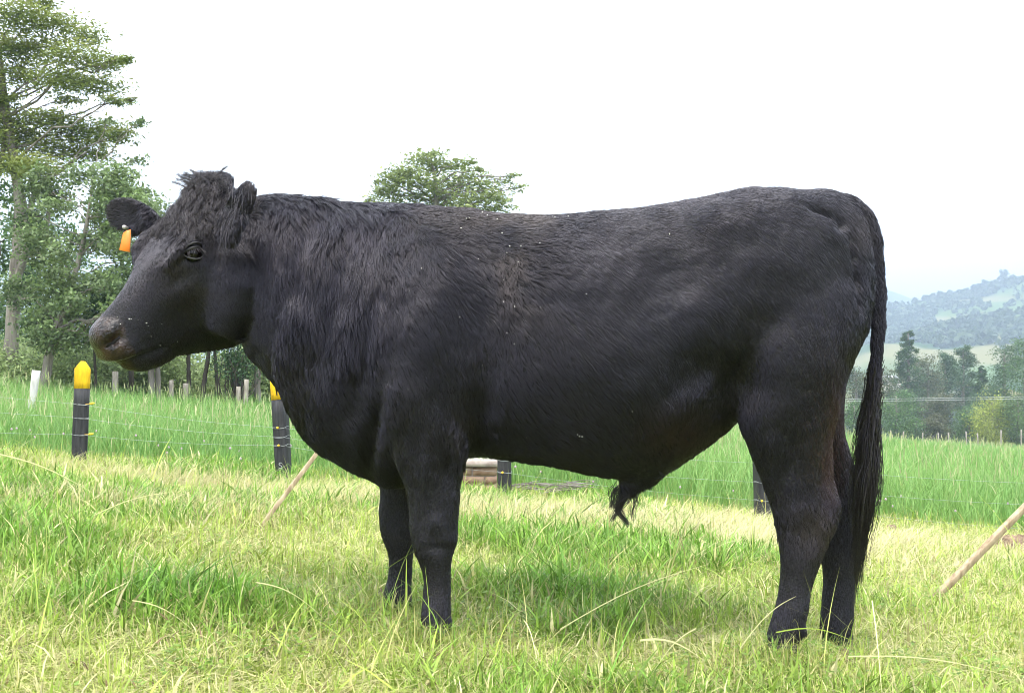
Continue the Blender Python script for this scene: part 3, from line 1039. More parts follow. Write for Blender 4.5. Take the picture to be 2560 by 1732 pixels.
# ---- eyes with lids
M_EYE, t, b = new_mat('eye_dark')
b.inputs['Base Color'].default_value = (0.003, 0.002, 0.002, 1)
b.inputs['Roughness'].default_value = 0.03
b.inputs['Specular IOR Level'].default_value = 0.22
M_LIDL = mat_plain('lower_lid_skin', (0.03, 0.027, 0.027), (0.09, 0.082, 0.082), 60, .4, .3, .5, bdist=.002)
M_LID = mat_plain('eyelid_skin', (0.005, 0.0045, 0.0045), (0.016, 0.014, 0.014), 60, .45, .3, .5, bdist=.002)
for s_ in (-1, 1):
    dd = np.hypot(hl[:, 0] - EYE[0], hl[:, 2] - EYE[2] + .004) + 10 * (hl[:, 1] * s_ < .05)
    vs = abs(hl[int(np.argmin(dd)), 1])
    ce = hd(EYE[0], s_ * (vs - .003), EYE[2] - .004)
    e = MB()
    ph = np.linspace(-np.pi / 2, np.pi / 2, 13)[1:-1]
    th_ = np.arange(20) / 20 * 2 * np.pi
    e.rings([ce + .0265 * np.stack([np.cos(p_) * np.cos(th_), np.cos(p_) * np.sin(th_), np.full(20, np.sin(p_))], -1) for p_ in ph])
    link('eye', e.mesh('eye', True), M_EYE, bull)
    for up in (1, -1):
        s = np.linspace(-1, 1, 15)
        of_ = up * (.0185 if up > 0 else .0140) * (1 - s ** 2) ** .75      # almond lying level, inner corner towards the nose
        uu = EYE[0] + s * .031 * .829 - of_ * .559
        ww = EYE[2] - .003 + s * .031 * .559 + of_ * .829
        vv = vs + .0215 - .018 * s ** 2 - (.003 if up > 0 else 0)
        lid = MB()
        lid.tube(hd(uu, s_ * vv, ww), .0044 * (1 - .5 * s ** 2) * (1.2 if up > 0 else .6), 8)
        link('eyelid', lid.mesh('eyelid', True), M_LID if up > 0 else M_LIDL, bull)
        if up > 0:
            fo_ = MB()
            fo_.tube(hd(uu - .559 * (.010 + .003 * (1 - s ** 2)), s_ * (vv + .001), ww + .829 * (.010 + .003 * (1 - s ** 2))), .0038 * (1 - .6 * s ** 2), 8)
            link('eyelid_fold', fo_.mesh('eyelid_fold', True), M_LID, bull)
            kk2 = g.integers(2, 13, 30)
            rt_ = hd(uu, s_ * (vv + .003), ww)[kk2]
            dr_ = hd(uu + .008 * s + .006, s_ * (vv + .022), ww - .010)[kk2] - rt_
            hair('eyelashes', strands(rt_, dr_ / np.linalg.norm(dr_, axis=1)[:, None], .020, .02, 2, 6, .2, .12, 31), np.linspace(.0006, .0002, 6), M_TAILH, bull, kind='stuff')

# ---- nostrils: near-black inserts, dark skin with the openings' shade painted in
M_NOS = mat_plain('nostril_skin_shade', (0.004, 0.003, 0.003), (0.010, 0.007, 0.007), 60, .6, .2, .2, bdist=.002)
pq = to_px(co)
nos = []
for nx0, ny0 in ((264, 868), (274, 864), (284, 857), (294, 849), (303, 840)):
    kk_ = np.where(hl[:, 1] < .02)[0]
    jn = kk_[int(np.argmin((pq[kk_, 0] - nx0) ** 2 + (pq[kk_, 1] - ny0) ** 2 + 1e5 * (co[kk_, 1] > HO[1])))]
    nos.append(hl[jn] - (N[jn] @ HM.T) * .0035)
nos = np.array(nos)
for s_ in (1, -1):
    q_ = nos * np.array([1, s_, 1])
    nm_ = MB()
    nm_.tube(hd(q_[:, 0], q_[:, 1], q_[:, 2]), [.004, .0075, .0085, .0070, .004], 10)
    link('nostril_insert', nm_.mesh('nostril_insert', True), M_NOS, bull)

# ---- hooves: two claws each
M_HOOF = mat_plain('hoof_horn', (0.008, 0.007, 0.006), (0.03, 0.025, 0.02), 18, .5, .5, .4, (1, 1, 4), bdist=.004)
for (x0, x1, ytop, ybot, Y, fwd) in ((1900, 1992, 1606, 1646, 2.92, -.2), (2046, 2126, 1612, 1660, 3.255, -.2), (1044, 1126, 1566, 1606, 2.91, -.25), (950, 1028, 1520, 1556, 3.235, -.25)):
    hf = MB()
    xc_ = at((x0 + x1) / 2, ybot, Y)[0]
    ybot = float(to_px(np.array([[xc_, Y, float(ground_z(xc_, Y)) - .008]]))[0, 1])
    for sd in (-1, 1):
        rg_ = []
        for k_, tq in enumerate(np.linspace(0, 1, 6)):
            a0 = at(x0 + (1 - tq) * 14, ytop + (ybot - ytop) * tq, Y)
            a1 = at(x1 - (1 - tq) * 4, ytop + (ybot - ytop) * tq, Y)
            cx, hx = (a0[0] + a1[0]) / 2, (a1[0] - a0[0]) / 2
            ph = np.arange(16) / 16 * 2 * np.pi
            rg_.append(np.stack([cx + hx * np.cos(ph), Y + sd * .027 + (.026 * np.sin(ph)) * (1 + .25 * np.cos(ph)), np.full(16, a0[2])], -1))
        hf.rings(rg_)
    link('hoof', hf.mesh('hoof', True), M_HOOF, bull)

# ---- ear tag on the far ear
M_TAG = mat_plain('orange_plastic', (0.85, 0.20, 0.02), (0.90, 0.26, 0.03), 20, .45, .05, .4)
M_TAGW = mat_plain('tag_button', (0.28, 0.26, 0.24), (0.4, 0.38, 0.35), 30, .5, .05, .4)
tp = [(308, 583), (315, 576), (326, 574), (326, 631), (313, 629), (298, 625)]
tg = MB()
fr_ = [at(x, y, 3.10 + .0 * k) for k, (x, y) in enumerate(tp)]
fr_ = [p + np.array([0, .004 * math.sin(i * 1.3), 0]) for i, p in enumerate(fr_)]
ctr = np.mean(fr_, 0)
ring0 = [ctr + (p - ctr) * .97 - np.array([0, .0015, 0]) for p in fr_]
ring1 = [p + np.array([0, .0, 0]) for p in fr_]
ring2 = [ctr + (p - ctr) * .97 + np.array([0, .003, 0]) for p in fr_]
tg.rings([ring0, ring1, ring2])
tgo = link('ear_tag', tg.mesh('ear_tag'), M_TAG, bull, label='orange plastic ear tag hanging from the far ear')
bt = MB()
bc = at(311, 568, 3.155)
ph = np.arange(14) / 14 * 2 * np.pi
bt.rings([bc + np.stack([r_ * np.cos(ph), np.full(14, dy_), r_ * np.sin(ph)], -1) for r_, dy_ in ((.003, -.006), (.006, -.004), (.0065, .0), (.004, .05))])
link('tag_button', bt.mesh('tag_button', True), M_TAGW, tgo)

# ================================================================== grass
def make_blades(name, B, h, w, lean, yaw, col, segs=3, droop=0.0, curl=None, parent=None, kind='stuff', mat=None, nodecol=None):
    """one curved, tapering blade per base point B (N,3)"""
    n = len(B)
    t_ = np.linspace(0, 1, segs + 1)
    dh_ = np.stack([np.cos(yaw), np.sin(yaw), 0 * yaw], 1)
    side_a = yaw + np.pi / 2 + rng.uniform(-.8, .8, n)
    sd = np.stack([np.cos(side_a), np.sin(side_a), 0 * yaw], 1)
    sp_ = B[:, None] + dh_[:, None] * (lean * h)[:, None, None] * (t_ ** 1.7)[None, :, None]
    up = t_[None] - (droop * np.ones(n))[:, None] * t_[None] ** 2.6
    sp_[:, :, 2] += h[:, None] * up
    ww = (w[:, None] * (np.where(t_ < .12, .75, 1.0) * (1 - t_ ** 1.8) * .95 + .05)[None])[..., None] * .5
    Lf, Rt = sp_ - sd[:, None] * ww, sp_ + sd[:, None] * ww
    V_ = np.stack([Lf, Rt], 2).reshape(n, -1, 3)
    k = 2 * (segs + 1)
    b0 = (np.arange(n) * k)[:, None]
    s_ = np.arange(segs)[None] * 2
    Q_ = np.stack([b0 + s_, b0 + s_ + 1, b0 + s_ + 3, b0 + s_ + 2], -1).reshape(-1, 4)
    C_ = np.repeat(col, k, 0)
    return V_.reshape(-1, 3), Q_, C_


def join_blades(name, parts, **props):
    V_, Q_, C_, o_ = [], [], [], 0
    for v, q, c in parts:
        V_.append(v)
        Q_.append(q + o_)
        C_.append(c)
        o_ += len(v)
    return link(name, mesh_np(name, np.vstack(V_), np.vstack(Q_), None, np.vstack(C_)), M_GRASS, **props)


def lerp3(a, c, t):
    return np.asarray(a) * (1 - t)[:, None] + np.asarray(c) * t[:, None]


GREEN_D, GREEN_L, YGREEN = (.050, .140, .020), (.180, .360, .045), (.390, .490, .085)
STRAW, STRAW_P, DRY = (.560, .500, .210), (.730, .680, .350), (.600, .530, .330)


def scatter(n, y0, y1, xm=.56, pad=.8, power=1.0):
    """points on the ground in front of the fence; nearer ground gets more of the (finer) blades"""
    y = y0 * (y1 / y0) ** (rng.random(n) ** power)
    x = rng.uniform(-1, 1, n) * (xm * y + pad)
    return x, y


def fence_y(x):
    return 8.25 + 0.02 * x


# where the lush tufts and the dead, straw coloured patches lie
def lush(x, y):
    v = fbm(x * 1.1 + 3, y * .75, oct=4, seed=61)
    v = .8 * smooth(.50, .66, v)
    for cx, cy, rx, ry, a_ in ((-.98, 3.05, .50, .34, 1), (-.25, 3.7, .5, .3, .6), (.22, 3.75, .55, .45, 1), (-1.5, 3.5, .4, .35, .7), (.95, 2.62, .55, .16, .5), (.25, 2.5, .45, .13, .7), (-.2, 2.55, .2, .15, .4), (1.35, 4.2, .5, .4, .4)):
        v = np.maximum(v, a_ * np.exp(-((x - cx) / rx) ** 2 - ((y - cy) / ry) ** 2))
    for cx, cy, rx, ry in ((-.45, 2.62, .30, .16), (.6, 2.95, .35, .2), (-.55, 4.3, .6, .4), (1.5, 2.9, .4, .25)):
        v = v * (1 - .75 * np.exp(-((x - cx) / rx) ** 2 - ((y - cy) / ry) ** 2))
    return v


def deadband(x, y):
    """pale dry, flattened grass this side of the fence"""
    b_ = smooth(4.7, 5.6, y + .5 * (fbm(x * .9, y * .9, oct=3, seed=71) - .5)) * (1 - smooth(7.0, 7.9, y + .8 * (fbm(x * .8, y * .8, oct=3, seed=73) - .5)))
    k_ = smooth(.47, .66, fbm(x * .55 + 9, y * .8, oct=3, seed=75) + .10 * np.exp(-((x + 1.6) / 1.6) ** 2) + .06 * np.exp(-((x - .5) / .8) ** 2))
    return b_ * k_


parts = []
# short growing sward
n = 190000
x, y = scatter(n, 2.05, 8.9)
lu, db = lush(x, y), deadband(x, y)
far_k = y / 3.0
keep = rng.random(n) < (.45 + .55 * lu) * (1 - .55 * db)
x, y, lu, db, far_k = x[keep], y[keep], lu[keep], db[keep], far_k[keep]
n = len(x)
z = ground_z(x, y)
h = (.034 + .045 * rng.random(n) ** 1.3 + lu * (.035 + .055 * rng.random(n))) * (1 + .12 * (far_k - 1)) * (.7 + .6 * fbm(x * 2.3, y * 2.3, oct=2, seed=81))
w = rng.uniform(.0026, .0056, n) * (.8 + .35 * far_k) * (1 + .25 * lu)
br_ = rng.random(n) < .05 + .08 * lu
w = np.where(br_, w * 1.9, w)
h = np.where(br_, h * 1.25 + .01, h)
r_ = rng.random(n)
c_ = lerp3(YGREEN, GREEN_L, np.clip(lu * 1.1 + .25 * (r_ - .4), 0, 1))
c_ = lerp3(c_.T.T, GREEN_D, np.clip((r_ - .55) * 1.2, 0, 1) * (.35 + .5 * lu)) if False else c_ * (1 - np.clip((r_ - .5), 0, 1) * (.5 + .5 * lu))[:, None] + np.array(GREEN_D) * (np.clip((r_ - .5), 0, 1) * (.5 + .5 * lu))[:, None]
st_ = (rng.random(n) < .26 - .16 * lu + .45 * db)
c_ = np.where(st_[:, None], lerp3(STRAW, STRAW_P, rng.random(n)), c_)
c_ *= rng.uniform(.45, 1.3, n)[:, None]
parts.append(make_blades('', np.stack([x, y, z - .004], 1), h, w, np.abs(rng.normal(.55, .45, n)), rng.uniform(0, 6.28, n), c_, 3, rng.uniform(0, .45, n)))
# flattened straw and cut stalks lying in it
n = 115000
x, y = scatter(n, 2.05, 8.9)
lu, db = lush(x, y), deadband(x, y)
keep = rng.random(n) < np.clip(.85 - .75 * lu + .4 * db, .05, 1)
x, y, lu, db = x[keep], y[keep], lu[keep], db[keep]
n = len(x)
z = ground_z(x, y)
L_ = rng.uniform(.05, .16, n)
hh = rng.uniform(.004, .035, n)
c_ = lerp3(STRAW, STRAW_P, rng.random(n))
c_ = c_ * (1 - db[:, None] * .7) + lerp3(DRY, STRAW_P, rng.random(n) * .6) * (db[:, None] * .7)
gr = rng.random(n) < .42 * (1 - db)
c_ = np.where(gr[:, None], lerp3(YGREEN, STRAW, rng.random(n) * .6), c_) * rng.uniform(.7, 1.15, n)[:, None]
parts.append(make_blades('', np.stack([x, y, z + rng.uniform(.0, .03, n)], 1), hh, rng.uniform(.0016, .0036, n) * (.8 + .12 * y), L_ / hh, rng.uniform(0, 6.28, n), c_, 3, rng.uniform(0, 1.0, n)))
# upright dry fluff of the dead band
n = 60000
x = rng.uniform(-5.5, 5.5, n)
y = rng.uniform(4.4, 8.2, n)
db = deadband(x, y)
keep = rng.random(n) < db
x, y = x[keep], y[keep]
n = len(x)
z = ground_z(x, y)
c_ = lerp3(DRY, STRAW_P, rng.random(n)) * rng.uniform(.75, 1.1, n)[:, None]
parts.append(make_blades('', np.stack([x, y, z - .004], 1), rng.uniform(.07, .19, n), rng.uniform(.002, .004, n) * 1.2, rng.uniform(.4, 1.6, n), rng.normal(-.3, .8, n), c_, 3, rng.uniform(0, .6, n)))
# uncropped tufts round the hooves
for cx_, cy_ in ((.72, 2.90), (.95, 3.22), (-.22, 2.88), (-.36, 3.20)):
    n = 420
    x, y = cx_ + rng.normal(0, .075, n), cy_ - .05 + rng.normal(0, .05, n)
    z = ground_z(x, y)
    c_ = lerp3(GREEN_L, STRAW, rng.random(n) ** 1.3) * rng.uniform(.6, 1.2, n)[:, None]
    parts.append(make_blades('', np.stack([x, y, z - .004], 1), rng.uniform(.03, .105, n), rng.uniform(.0025, .005, n), np.abs(rng.normal(.4, .4, n)), rng.uniform(0, 6.28, n), c_, 3, rng.uniform(0, .4, n)))
# taller thin stems and leaves sticking out
n = 2600
x, y = scatter(n, 2.1, 8.4, power=.8)
z = ground_z(x, y)
c_ = lerp3(YGREEN, STRAW, rng.random(n)) * rng.uniform(.7, 1.2, n)[:, None]
gr = rng.random(n) < .35
c_ = np.where(gr[:, None], lerp3(GREEN_L, YGREEN, rng.random(n)), c_)
parts.append(make_blades('', np.stack([x, y, z], 1), rng.uniform(.10, .30, n), rng.uniform(.0016, .0036, n) * (.8 + .08 * y), np.abs(rng.normal(.3, .5, n)), rng.uniform(0, 6.28, n), c_, 5, rng.uniform(0, .5, n)))
# clover and small broad leaves low in the sward
n = 5200
x, y = scatter(n, 2.1, 6.0)
pc = smooth(.52, .62, fbm(x * 1.7 + 40, y * 1.7, oct=3, seed=111))
keep = rng.random(n) < pc
x, y = x[keep], y[keep]
for q in range(3):
    n = len(x)
    z = ground_z(x, y) + rng.uniform(.025, .06, n)
    yw = rng.random(1)[0] + q * 2.094 + 3 * _hash(np.floor(x * 1000), np.floor(y * 1000))
    hh_ = np.full(n, .006)
    c_ = lerp3((.12, .22, .030), (.24, .36, .055), rng.random(n))
    parts.append(make_blades('', np.stack([x, y, z], 1), hh_, rng.uniform(.010, .017, n), rng.uniform(.014, .022, n) / hh_, yw, c_, 2, .3))
# brown dead bits trodden into it
n = 1500
x, y = scatter(n, 2.1, 7.5)
c_ = lerp3((.10, .06, .03), (.28, .17, .08), rng.random(n))
parts.append(make_blades('', np.stack([x, y, ground_z(x, y) + rng.uniform(.01, .05, n)], 1), rng.uniform(.004, .03, n), rng.uniform(.003, .007, n), rng.uniform(1, 6, n), rng.uniform(0, 6.28, n), c_, 2, .3))
# long broken stalks lying across the foreground: base px, tip px, depth
for (x0, y0, x1, y1, Y0, Y1, wd_, cc_) in ((1400, 1572, 1770, 1410, 2.75, 2.9, .0030, STRAW_P), (1740, 1570, 1620, 1700, 2.55, 2.5, .0035, STRAW_P), (1310, 1550, 1345, 1660, 2.62, 2.5, .003, STRAW_P),
                                     (2180, 1500, 2205, 1732, 2.6, 2.35, .003, STRAW_P), (1940, 1580, 2140, 1605, 2.5, 2.55, .003, YGREEN), (1520, 1700, 1630, 1480, 2.45, 2.6, .004, GREEN_L), (75, 1725, 130, 1450, 2.45, 2.6, .006, YGREEN),
                                     (1015, 1540, 1016, 1395, 2.75, 2.75, .004, YGREEN), (330, 1500, 500, 1590, 2.7, 2.6, .003, STRAW_P), (640, 1455, 810, 1545, 2.7, 2.6, .003, STRAW_P), (690, 1640, 770, 1495, 2.5, 2.6, .004, YGREEN),
                                     (2560, 1390, 2440, 1230, 4.2, 4.4, .003, YGREEN), (2480, 1600, 2560, 1450, 2.6, 2.7, .004, STRAW), (1660, 1480, 1730, 1290, 3.4, 3.6, .004, STRAW), (0, 1135, 230, 1230, 4.5, 4.0, .005, STRAW_P), (230, 1290, 430, 1230, 4.2, 4.5, .004, STRAW_P), (380, 1200, 430, 1090, 5, 5.2, .006, YGREEN),
                                     (1850, 1620, 1990, 1490, 2.7, 2.72, .004, STRAW_P), (1600, 1600, 1760, 1650, 2.5, 2.4, .005, STRAW_P), (2120, 1640, 2560, 1700, 2.45, 2.4, .003, STRAW_P)):
    a0, a1 = at(x0, y0, Y0), at(x1, y1, Y1)
    if a0[2] > a1[2] and False:
        a0, a1 = a1, a0
    t_ = np.linspace(0, 1, 9)
    pth = a0[None] * (1 - t_[:, None]) + a1[None] * t_[:, None]
    pth[:, 2] += .02 * np.sin(t_ * np.pi)
    gz = ground_z(pth[:, 0], pth[:, 1]) + .012
    pth[:, 2] = np.maximum(pth[:, 2], gz)
    off = np.array([0, 0, wd_ / 2]) if abs(a1[0] - a0[0]) > abs(a1[2] - a0[2]) else np.array([wd_ / 2, 0, 0])
    tp_ = (1 - .8 * t_ ** 2)[:, None]
    V_ = np.stack([pth - off * tp_, pth + off * tp_], 1).reshape(-1, 3)
    i_ = np.arange(8)[:, None] * 2
    Q_ = np.concatenate([i_, i_ + 1, i_ + 3, i_ + 2], 1)
    parts.append((V_, Q_, np.tile(np.array(cc_), (18, 1))))
join_blades('pasture_grass', parts, kind='stuff', label='short trampled pasture grass mixed with straw under the bull', category='grass')

# ---- tall lush grass beyond the fence
parts = []


def tallfield(n, y0, y1, hmin, hmax, wmul, seed, segs=3, xm=.56, pad=2.5):
    g_ = np.random.default_rng(seed)
    y = np.sqrt(g_.uniform(y0 ** 2, y1 ** 2, n))
    x = g_.uniform(-1, 1, n) * (xm * y + pad)
    edge = fence_y(x) + .35 + .5 * (fbm(x * 1.4, x * 0 + 2, oct=3, seed=91) - .5)
    left = smooth(-3, 2, x)                          # behind the field on the left stands the wood
    lim = 24.5 + 90 * smooth(-.30, .12, x / y)
    k_ = (y > edge) & (y < lim)
    x, y = x[k_], y[k_]
    n = len(x)
    z = ground_z(x, y)
    pt = fbm(x * .35, y * .35, oct=3, seed=93)
    grow = smooth(0, .9, y - (fence_y(x) + .2))
    h = g_.uniform(hmin, hmax, n) * (.55 + .8 * pt) * (.45 + .55 * grow) * (1 - .16 * (1 - smooth(-.28, -.05, x / y)))
    c_ = lerp3((.110, .250, .050), (.270, .435, .125), np.clip(g_.random(n) * .8 + (pt - .5) * 1.2, 0, 1))
    ol = g_.random(n)
    c_ = np.where((ol < .07)[:, None], np.array((.33, .42, .14)), c_)
    c_ *= g_.uniform(.75, 1.2, n)[:, None]
    out = [make_blades('', np.stack([x, y, z - .01], 1), h, g_.uniform(.004, .009, n) * wmul, np.abs(g_.normal(.35, .3, n)), g_.uniform(0, 6.28, n), c_, segs, g_.uniform(0, .55, n))]
    # seed heads: thin stems with a paler feathery top
    m_ = n // 24
    ii = g_.choice(n, m_, replace=False)
    hs = h[ii] * g_.uniform(1.05, 1.35, m_)
    cs = lerp3((.27, .36, .13), (.46, .44, .24), g_.random(m_))
    out.append(make_blades('', np.stack([x[ii], y[ii], z[ii] + hs * .72], 1), hs * .30, g_.uniform(.008, .014, m_) * wmul, g_.normal(.3, .3, m_), g_.uniform(0, 6.28, m_), cs, 2, g_.uniform(0, .4, m_)))
    return out


parts += tallfield(60000, 8.2, 13, .34, .58, .9, 101)
parts += tallfield(42000, 13, 27, .40, .66, 1.5, 102)
parts += tallfield(34000, 26, 55, .45, .70, 3.2, 103, 2, .56, 3)
parts += tallfield(30000, 55, 108, .50, .75, 6.0, 104, 2, .56, 4)
join_blades('field_grass', parts, kind='stuff', label='tall lush green grass of the field beyond the wire fence', category='grass')
# small pale clover heads at the field's edge
cl_ = MB()
g = np.random.default_rng(12)
for k_ in range(50):
    x = g.uniform(-5, 5.5)
    y = fence_y(x) + g.uniform(.1, .9)
    zc = float(ground_z(x, y)) + g.uniform(.10, .22)
    for q in range(3):
        a_ = q * 1.05
        r_ = g.uniform(.006, .011)
        ph = np.arange(6) / 6 * 6.283
        if q == 0:
            cl_.rings([np.stack([x + rr_ * np.cos(ph), y + rr_ * np.sin(ph), np.full(6, zc + dz_)], -1) for rr_, dz_ in ((.004, -.008), (r_, -.002), (r_ * .9, .006), (.003, .012))])
    pass
V_, Q_, T_ = cl_.arrays()
link('clover_flowers', mesh_np('clover_flowers', V_, Q_, T_, np.tile(np.array([.55, .42, .48]), (len(V_), 1))), M_GRASS, kind='stuff', label='tiny pale pink clover heads along the edge of the tall grass', category='flowers')

# ================================================================== the fence
M_BLACKP = mat_plain('black_painted_wood', (0.012, 0.012, 0.013), (0.045, 0.044, 0.046), 9, .65, .6, .3, (6, 6, .6), bdist=.006)
M_YELL = mat_plain('yellow_paint', (0.42, 0.24, 0.015), (0.78, 0.50, 0.02), 7, .85, .6, .15, (4, 4, .7), bdist=.004)
M_WIRE = mat_plain('galvanised_wire', (0.30, 0.32, 0.32), (0.5, 0.52, 0.52), 40, .35, .1, .5, metal=.6)
M_INS = mat_plain('yellow_insulator', (0.75, 0.45, 0.02), (0.85, 0.55, 0.04), 20, .4, .1, .4)
M_OLDW = mat_plain('weathered_wood', (0.16, 0.13, 0.10), (0.42, 0.38, 0.32), 9, .85, .7, .2, (5, 5, .5), bdist=.008)
M_PALEW = mat_plain('pale_wood', (0.42, 0.40, 0.36), (0.68, 0.66, 0.62), 7, .85, .5, .2, (4, 4, .5), bdist=.006)
M_STAKE = mat_plain('sawn_stake_wood', (0.24, 0.17, 0.10), (0.52, 0.41, 0.27), 8, .8, .6, .2, (5, 5, .4), bdist=.004)
M_SCRATCH = mat_plain('chalk_scratch', (0.5, 0.5, 0.5), (0.6, 0.6, 0.6), 30, .9, .1, .1)


def frame(p0, p1, roll=0.0):
    d = p1 - p0
    d = d / np.linalg.norm(d)
    a_ = np.cross(np.array([0, 1.0, 0]), d)
    a_ /= np.linalg.norm(a_)
    b_ = np.cross(d, a_)
    c, s = math.cos(roll), math.sin(roll)
    return d, c * a_ + s * b_, -s * a_ + c * b_


def square_post(mb, p0, p1, hw0, hw1, roll=0, ch=.18, rings=5, seed=0, point=0.0):
    """squared, slightly bevelled and uneven post from p0 to p1"""
    d, a_, b_ = frame(p0, p1, roll)
    g_ = np.random.default_rng(seed)
    ch = ch * .5 if point or ch == .18 else ch
    oc = np.array([(-1, -1 + ch), (-1, 1 - ch), (-1 + ch, 1), (1 - ch, 1), (1, 1 - ch), (1, -1 + ch), (1 - ch, -1), (-1 + ch, -1)])
    rg_ = []
    for k in np.linspace(0, 1, rings):
        w_ = hw0 + (hw1 - hw0) * k
        o_ = oc * (1 + g_.normal(0, .02, oc.shape))
        rg_.append(p0 + (p1 - p0) * k + w_ * (o_[:, :1] * a_ + o_[:, 1:] * b_))
    if point:
        tip = p1 + d * point
        rg_.append(tip + hw1 * .30 * (oc[:, :1] * a_ + oc[:, 1:] * b_))
    mb.rings(rg_)


POSTS = [   # base px, top px, half width m, label; tops estimated where hidden
    ((198, 1151), (207, 922), .056, 'black fence post with a full yellow painted tip, standing clear of the bull', 0.35),
    ((710, 1193), (696, 950), .050, 'black fence post with yellow tip half hidden by the neck of the bull', -.2),
    ((1262, 1234), (1258, 985), .051, 'black lower end of a fence post below the belly beside the brick block', .1),
    ((1906, 1289), (1900, 1035), .050, 'black fence post just in front of the hind leg of the bull', .25)]
wire_pts = {0: [], 1: [], 2: [], 3: []}
post_frames = []
for k, ((bx, by), (tx, ty), hw, lab, roll) in enumerate(POSTS):
    p1 = None
    Yp = 8.25 + .02 * ((bx - 1280) / 2600 * 8.25)
    p0, p1 = at(bx, by, Yp), at(tx, ty, Yp)
    gz = float(ground_z(p0[0], p0[1]))
    d = (p1 - p0) / np.linalg.norm(p1 - p0)
    p0 = p0 - d * max(0.12, (p0[2] - gz + .12))
    r_ = empty('fence_post', tuple(p0), label=lab, category='post', group='black posts with yellow tips along the wire fence')
    ly = np.linalg.norm(p1 - p0)
    ycut = p1 - d * .155
    mb = MB()
    square_post(mb, p0, ycut, hw, hw, roll, rings=8, seed=k)
    link('shaft', mb.mesh('shaft'), M_BLACKP, r_)
    mb = MB()
    square_post(mb, ycut, p1, hw * 1.012, hw * 1.012, roll, rings=4, seed=k, point=.060)
    link('painted_tip', mb.mesh('painted_tip'), M_YELL, r_)
    post_frames.append((p0, p1, d, hw, roll, r_))

# wires: heights (m) measured at the posts from the photograph, extended beyond the frame on both sides
def post_at_px(k, py):
    p0, p1 = post_frames[k][:2]
    q0, q1 = to_px(p0[None])[0], to_px(p1[None])[0]
    s = (py - q0[1]) / (q1[1] - q0[1])
    return p0 + (p1 - p0) * s


WIRES = [('upper', [1010, 1069, 1108, 1157], 'topmost thin steel wire of the fence in front of the tall grass'),
         ('middle', [1044, 1092, 1150, 1205], 'second thin steel wire from the top of the fence'),
         ('lower', [1086, 1113, 1180, 1250], 'lowest thin steel wire of the fence near the grass')]
for nm, ys, lab in WIRES:
    P = [post_at_px(k, y) + np.array([0, -post_frames[k][3] - .003, 0]) for k, y in enumerate(ys)]
    P = [P[0] + (P[0] - P[1]) * 1.2] + P + [P[3] + (P[3] - P[2]) * 1.0, P[3] + (P[3] - P[2]) * 2.0]
    pth = []
    for a0, a1 in zip(P[:-1], P[1:]):
        t_ = np.linspace(0, 1, 12, endpoint=False)[:, None]
        q_ = a0 * (1 - t_) + a1 * t_
        q_[:, 2] -= (.022 * np.sin(np.pi * t_))[:, 0]
        pth.append(q_)
    pth = np.vstack(pth + [P[-1][None]])
    mb = MB()
    mb.tube(pth, .0008, 6)
    link('fence_wire', mb.mesh('fence_wire', True), M_WIRE, label=lab, category='wire', group='wires of the pasture fence')
for k, (p0, p1, d, hw, roll, r_) in enumerate(post_frames):
    _, a_, b_ = frame(p0, p1, roll)
    for nm, ys, lab in WIRES:
        c = post_at_px(k, ys[k])
        # a turn of tie wire round the post and an insulator beside it
        mb = MB()
        lo = np.array([(-1, -1), (-1, 1), (1, 1), (1, -1), (-1, -1)]) * (hw + .003)
        ring = []
        for i in range(4):
            t_ = np.linspace(0, 1, 4, endpoint=False)[:, None]
            ring.append(lo[i] * (1 - t_) + lo[i + 1] * t_)
        ring = np.vstack(ring + [lo[:1]])
        pr = c + ring[:, :1] * a_ + ring[:, 1:] * b_ + d * (.008 * np.sin(np.arange(len(ring)) * .8))[:, None]
        mb.tube(pr, .0014, 5)
        link('tie_wire', mb.mesh('tie_wire', True), M_WIRE, r_)
        if nm != 'middle':
            mb = MB()
            if k == 0:
                c2 = c + np.array([hw + .05, -hw, 0]) + d * .004
                mb.tube(np.array([c2 - [.022, 0, .003], c2 - [.010, 0, 0], c2 + [.008, 0, .002], c2 + [.022, 0, .004]]), [.004, .008, .008, .003], 8)
                mb.tube(np.array([c + np.array([hw, -hw, 0]), c2 - [.02, 0, .002]]), .002, 5)
            else:
                c2 = c + np.array([-hw * .3, -hw - .012, 0])
                mb.tube(np.array([c2 + [0, .012, 0], c2, c2 - [0, .012, 0]]), [.008, .010, .006], 8)
            link('insulator', mb.mesh('insulator', True), M_INS, r_)
# scratched mark low on the second post
p0, p1, d, hw, roll, r_ = post_frames[1]
_, a_, b_ = frame(p0, p1, roll)
mb = MB()
mc = post_at_px(1, 1165)
sg = np.array([(.012, .028), (-.004, .030), (-.012, .020), (-.004, .010), (.010, .004), (.012, -.008), (-.002, -.014), (-.014, -.010)])
fo = -(hw + .004) if b_[1] > 0 else hw + .004
fx = [mc + a_ * u_ + d * v_ + b_ * fo for u_, v_ in sg]
mb.tube(np.array(fx), .0022, 5)
mb.tube(np.array([mc + a_ * u_ + d * v_ + b_ * fo for u_, v_ in ((-.016, -.026), (.0, -.024), (.016, -.022))]), .0018, 5)
link('scratched_mark', mb.mesh('scratched_mark', True), M_SCRATCH, r_)


# ---- leaning stakes
def stake(bpx, tpx, Y0, Y1, hw, lab):
    p0, p1 = at(*bpx, Y0), at(*tpx, Y1)
    d = (p1 - p0) / np.linalg.norm(p1 - p0)
    mb = MB()
    square_post(mb, p0 - d * .12, p1, hw, hw * .9, .35, .10, 7, seed=int(bpx[0]))
    link('wooden_stake', mb.mesh('wooden_stake'), M_STAKE, label=lab, category='stake', group='slanting wooden stakes')


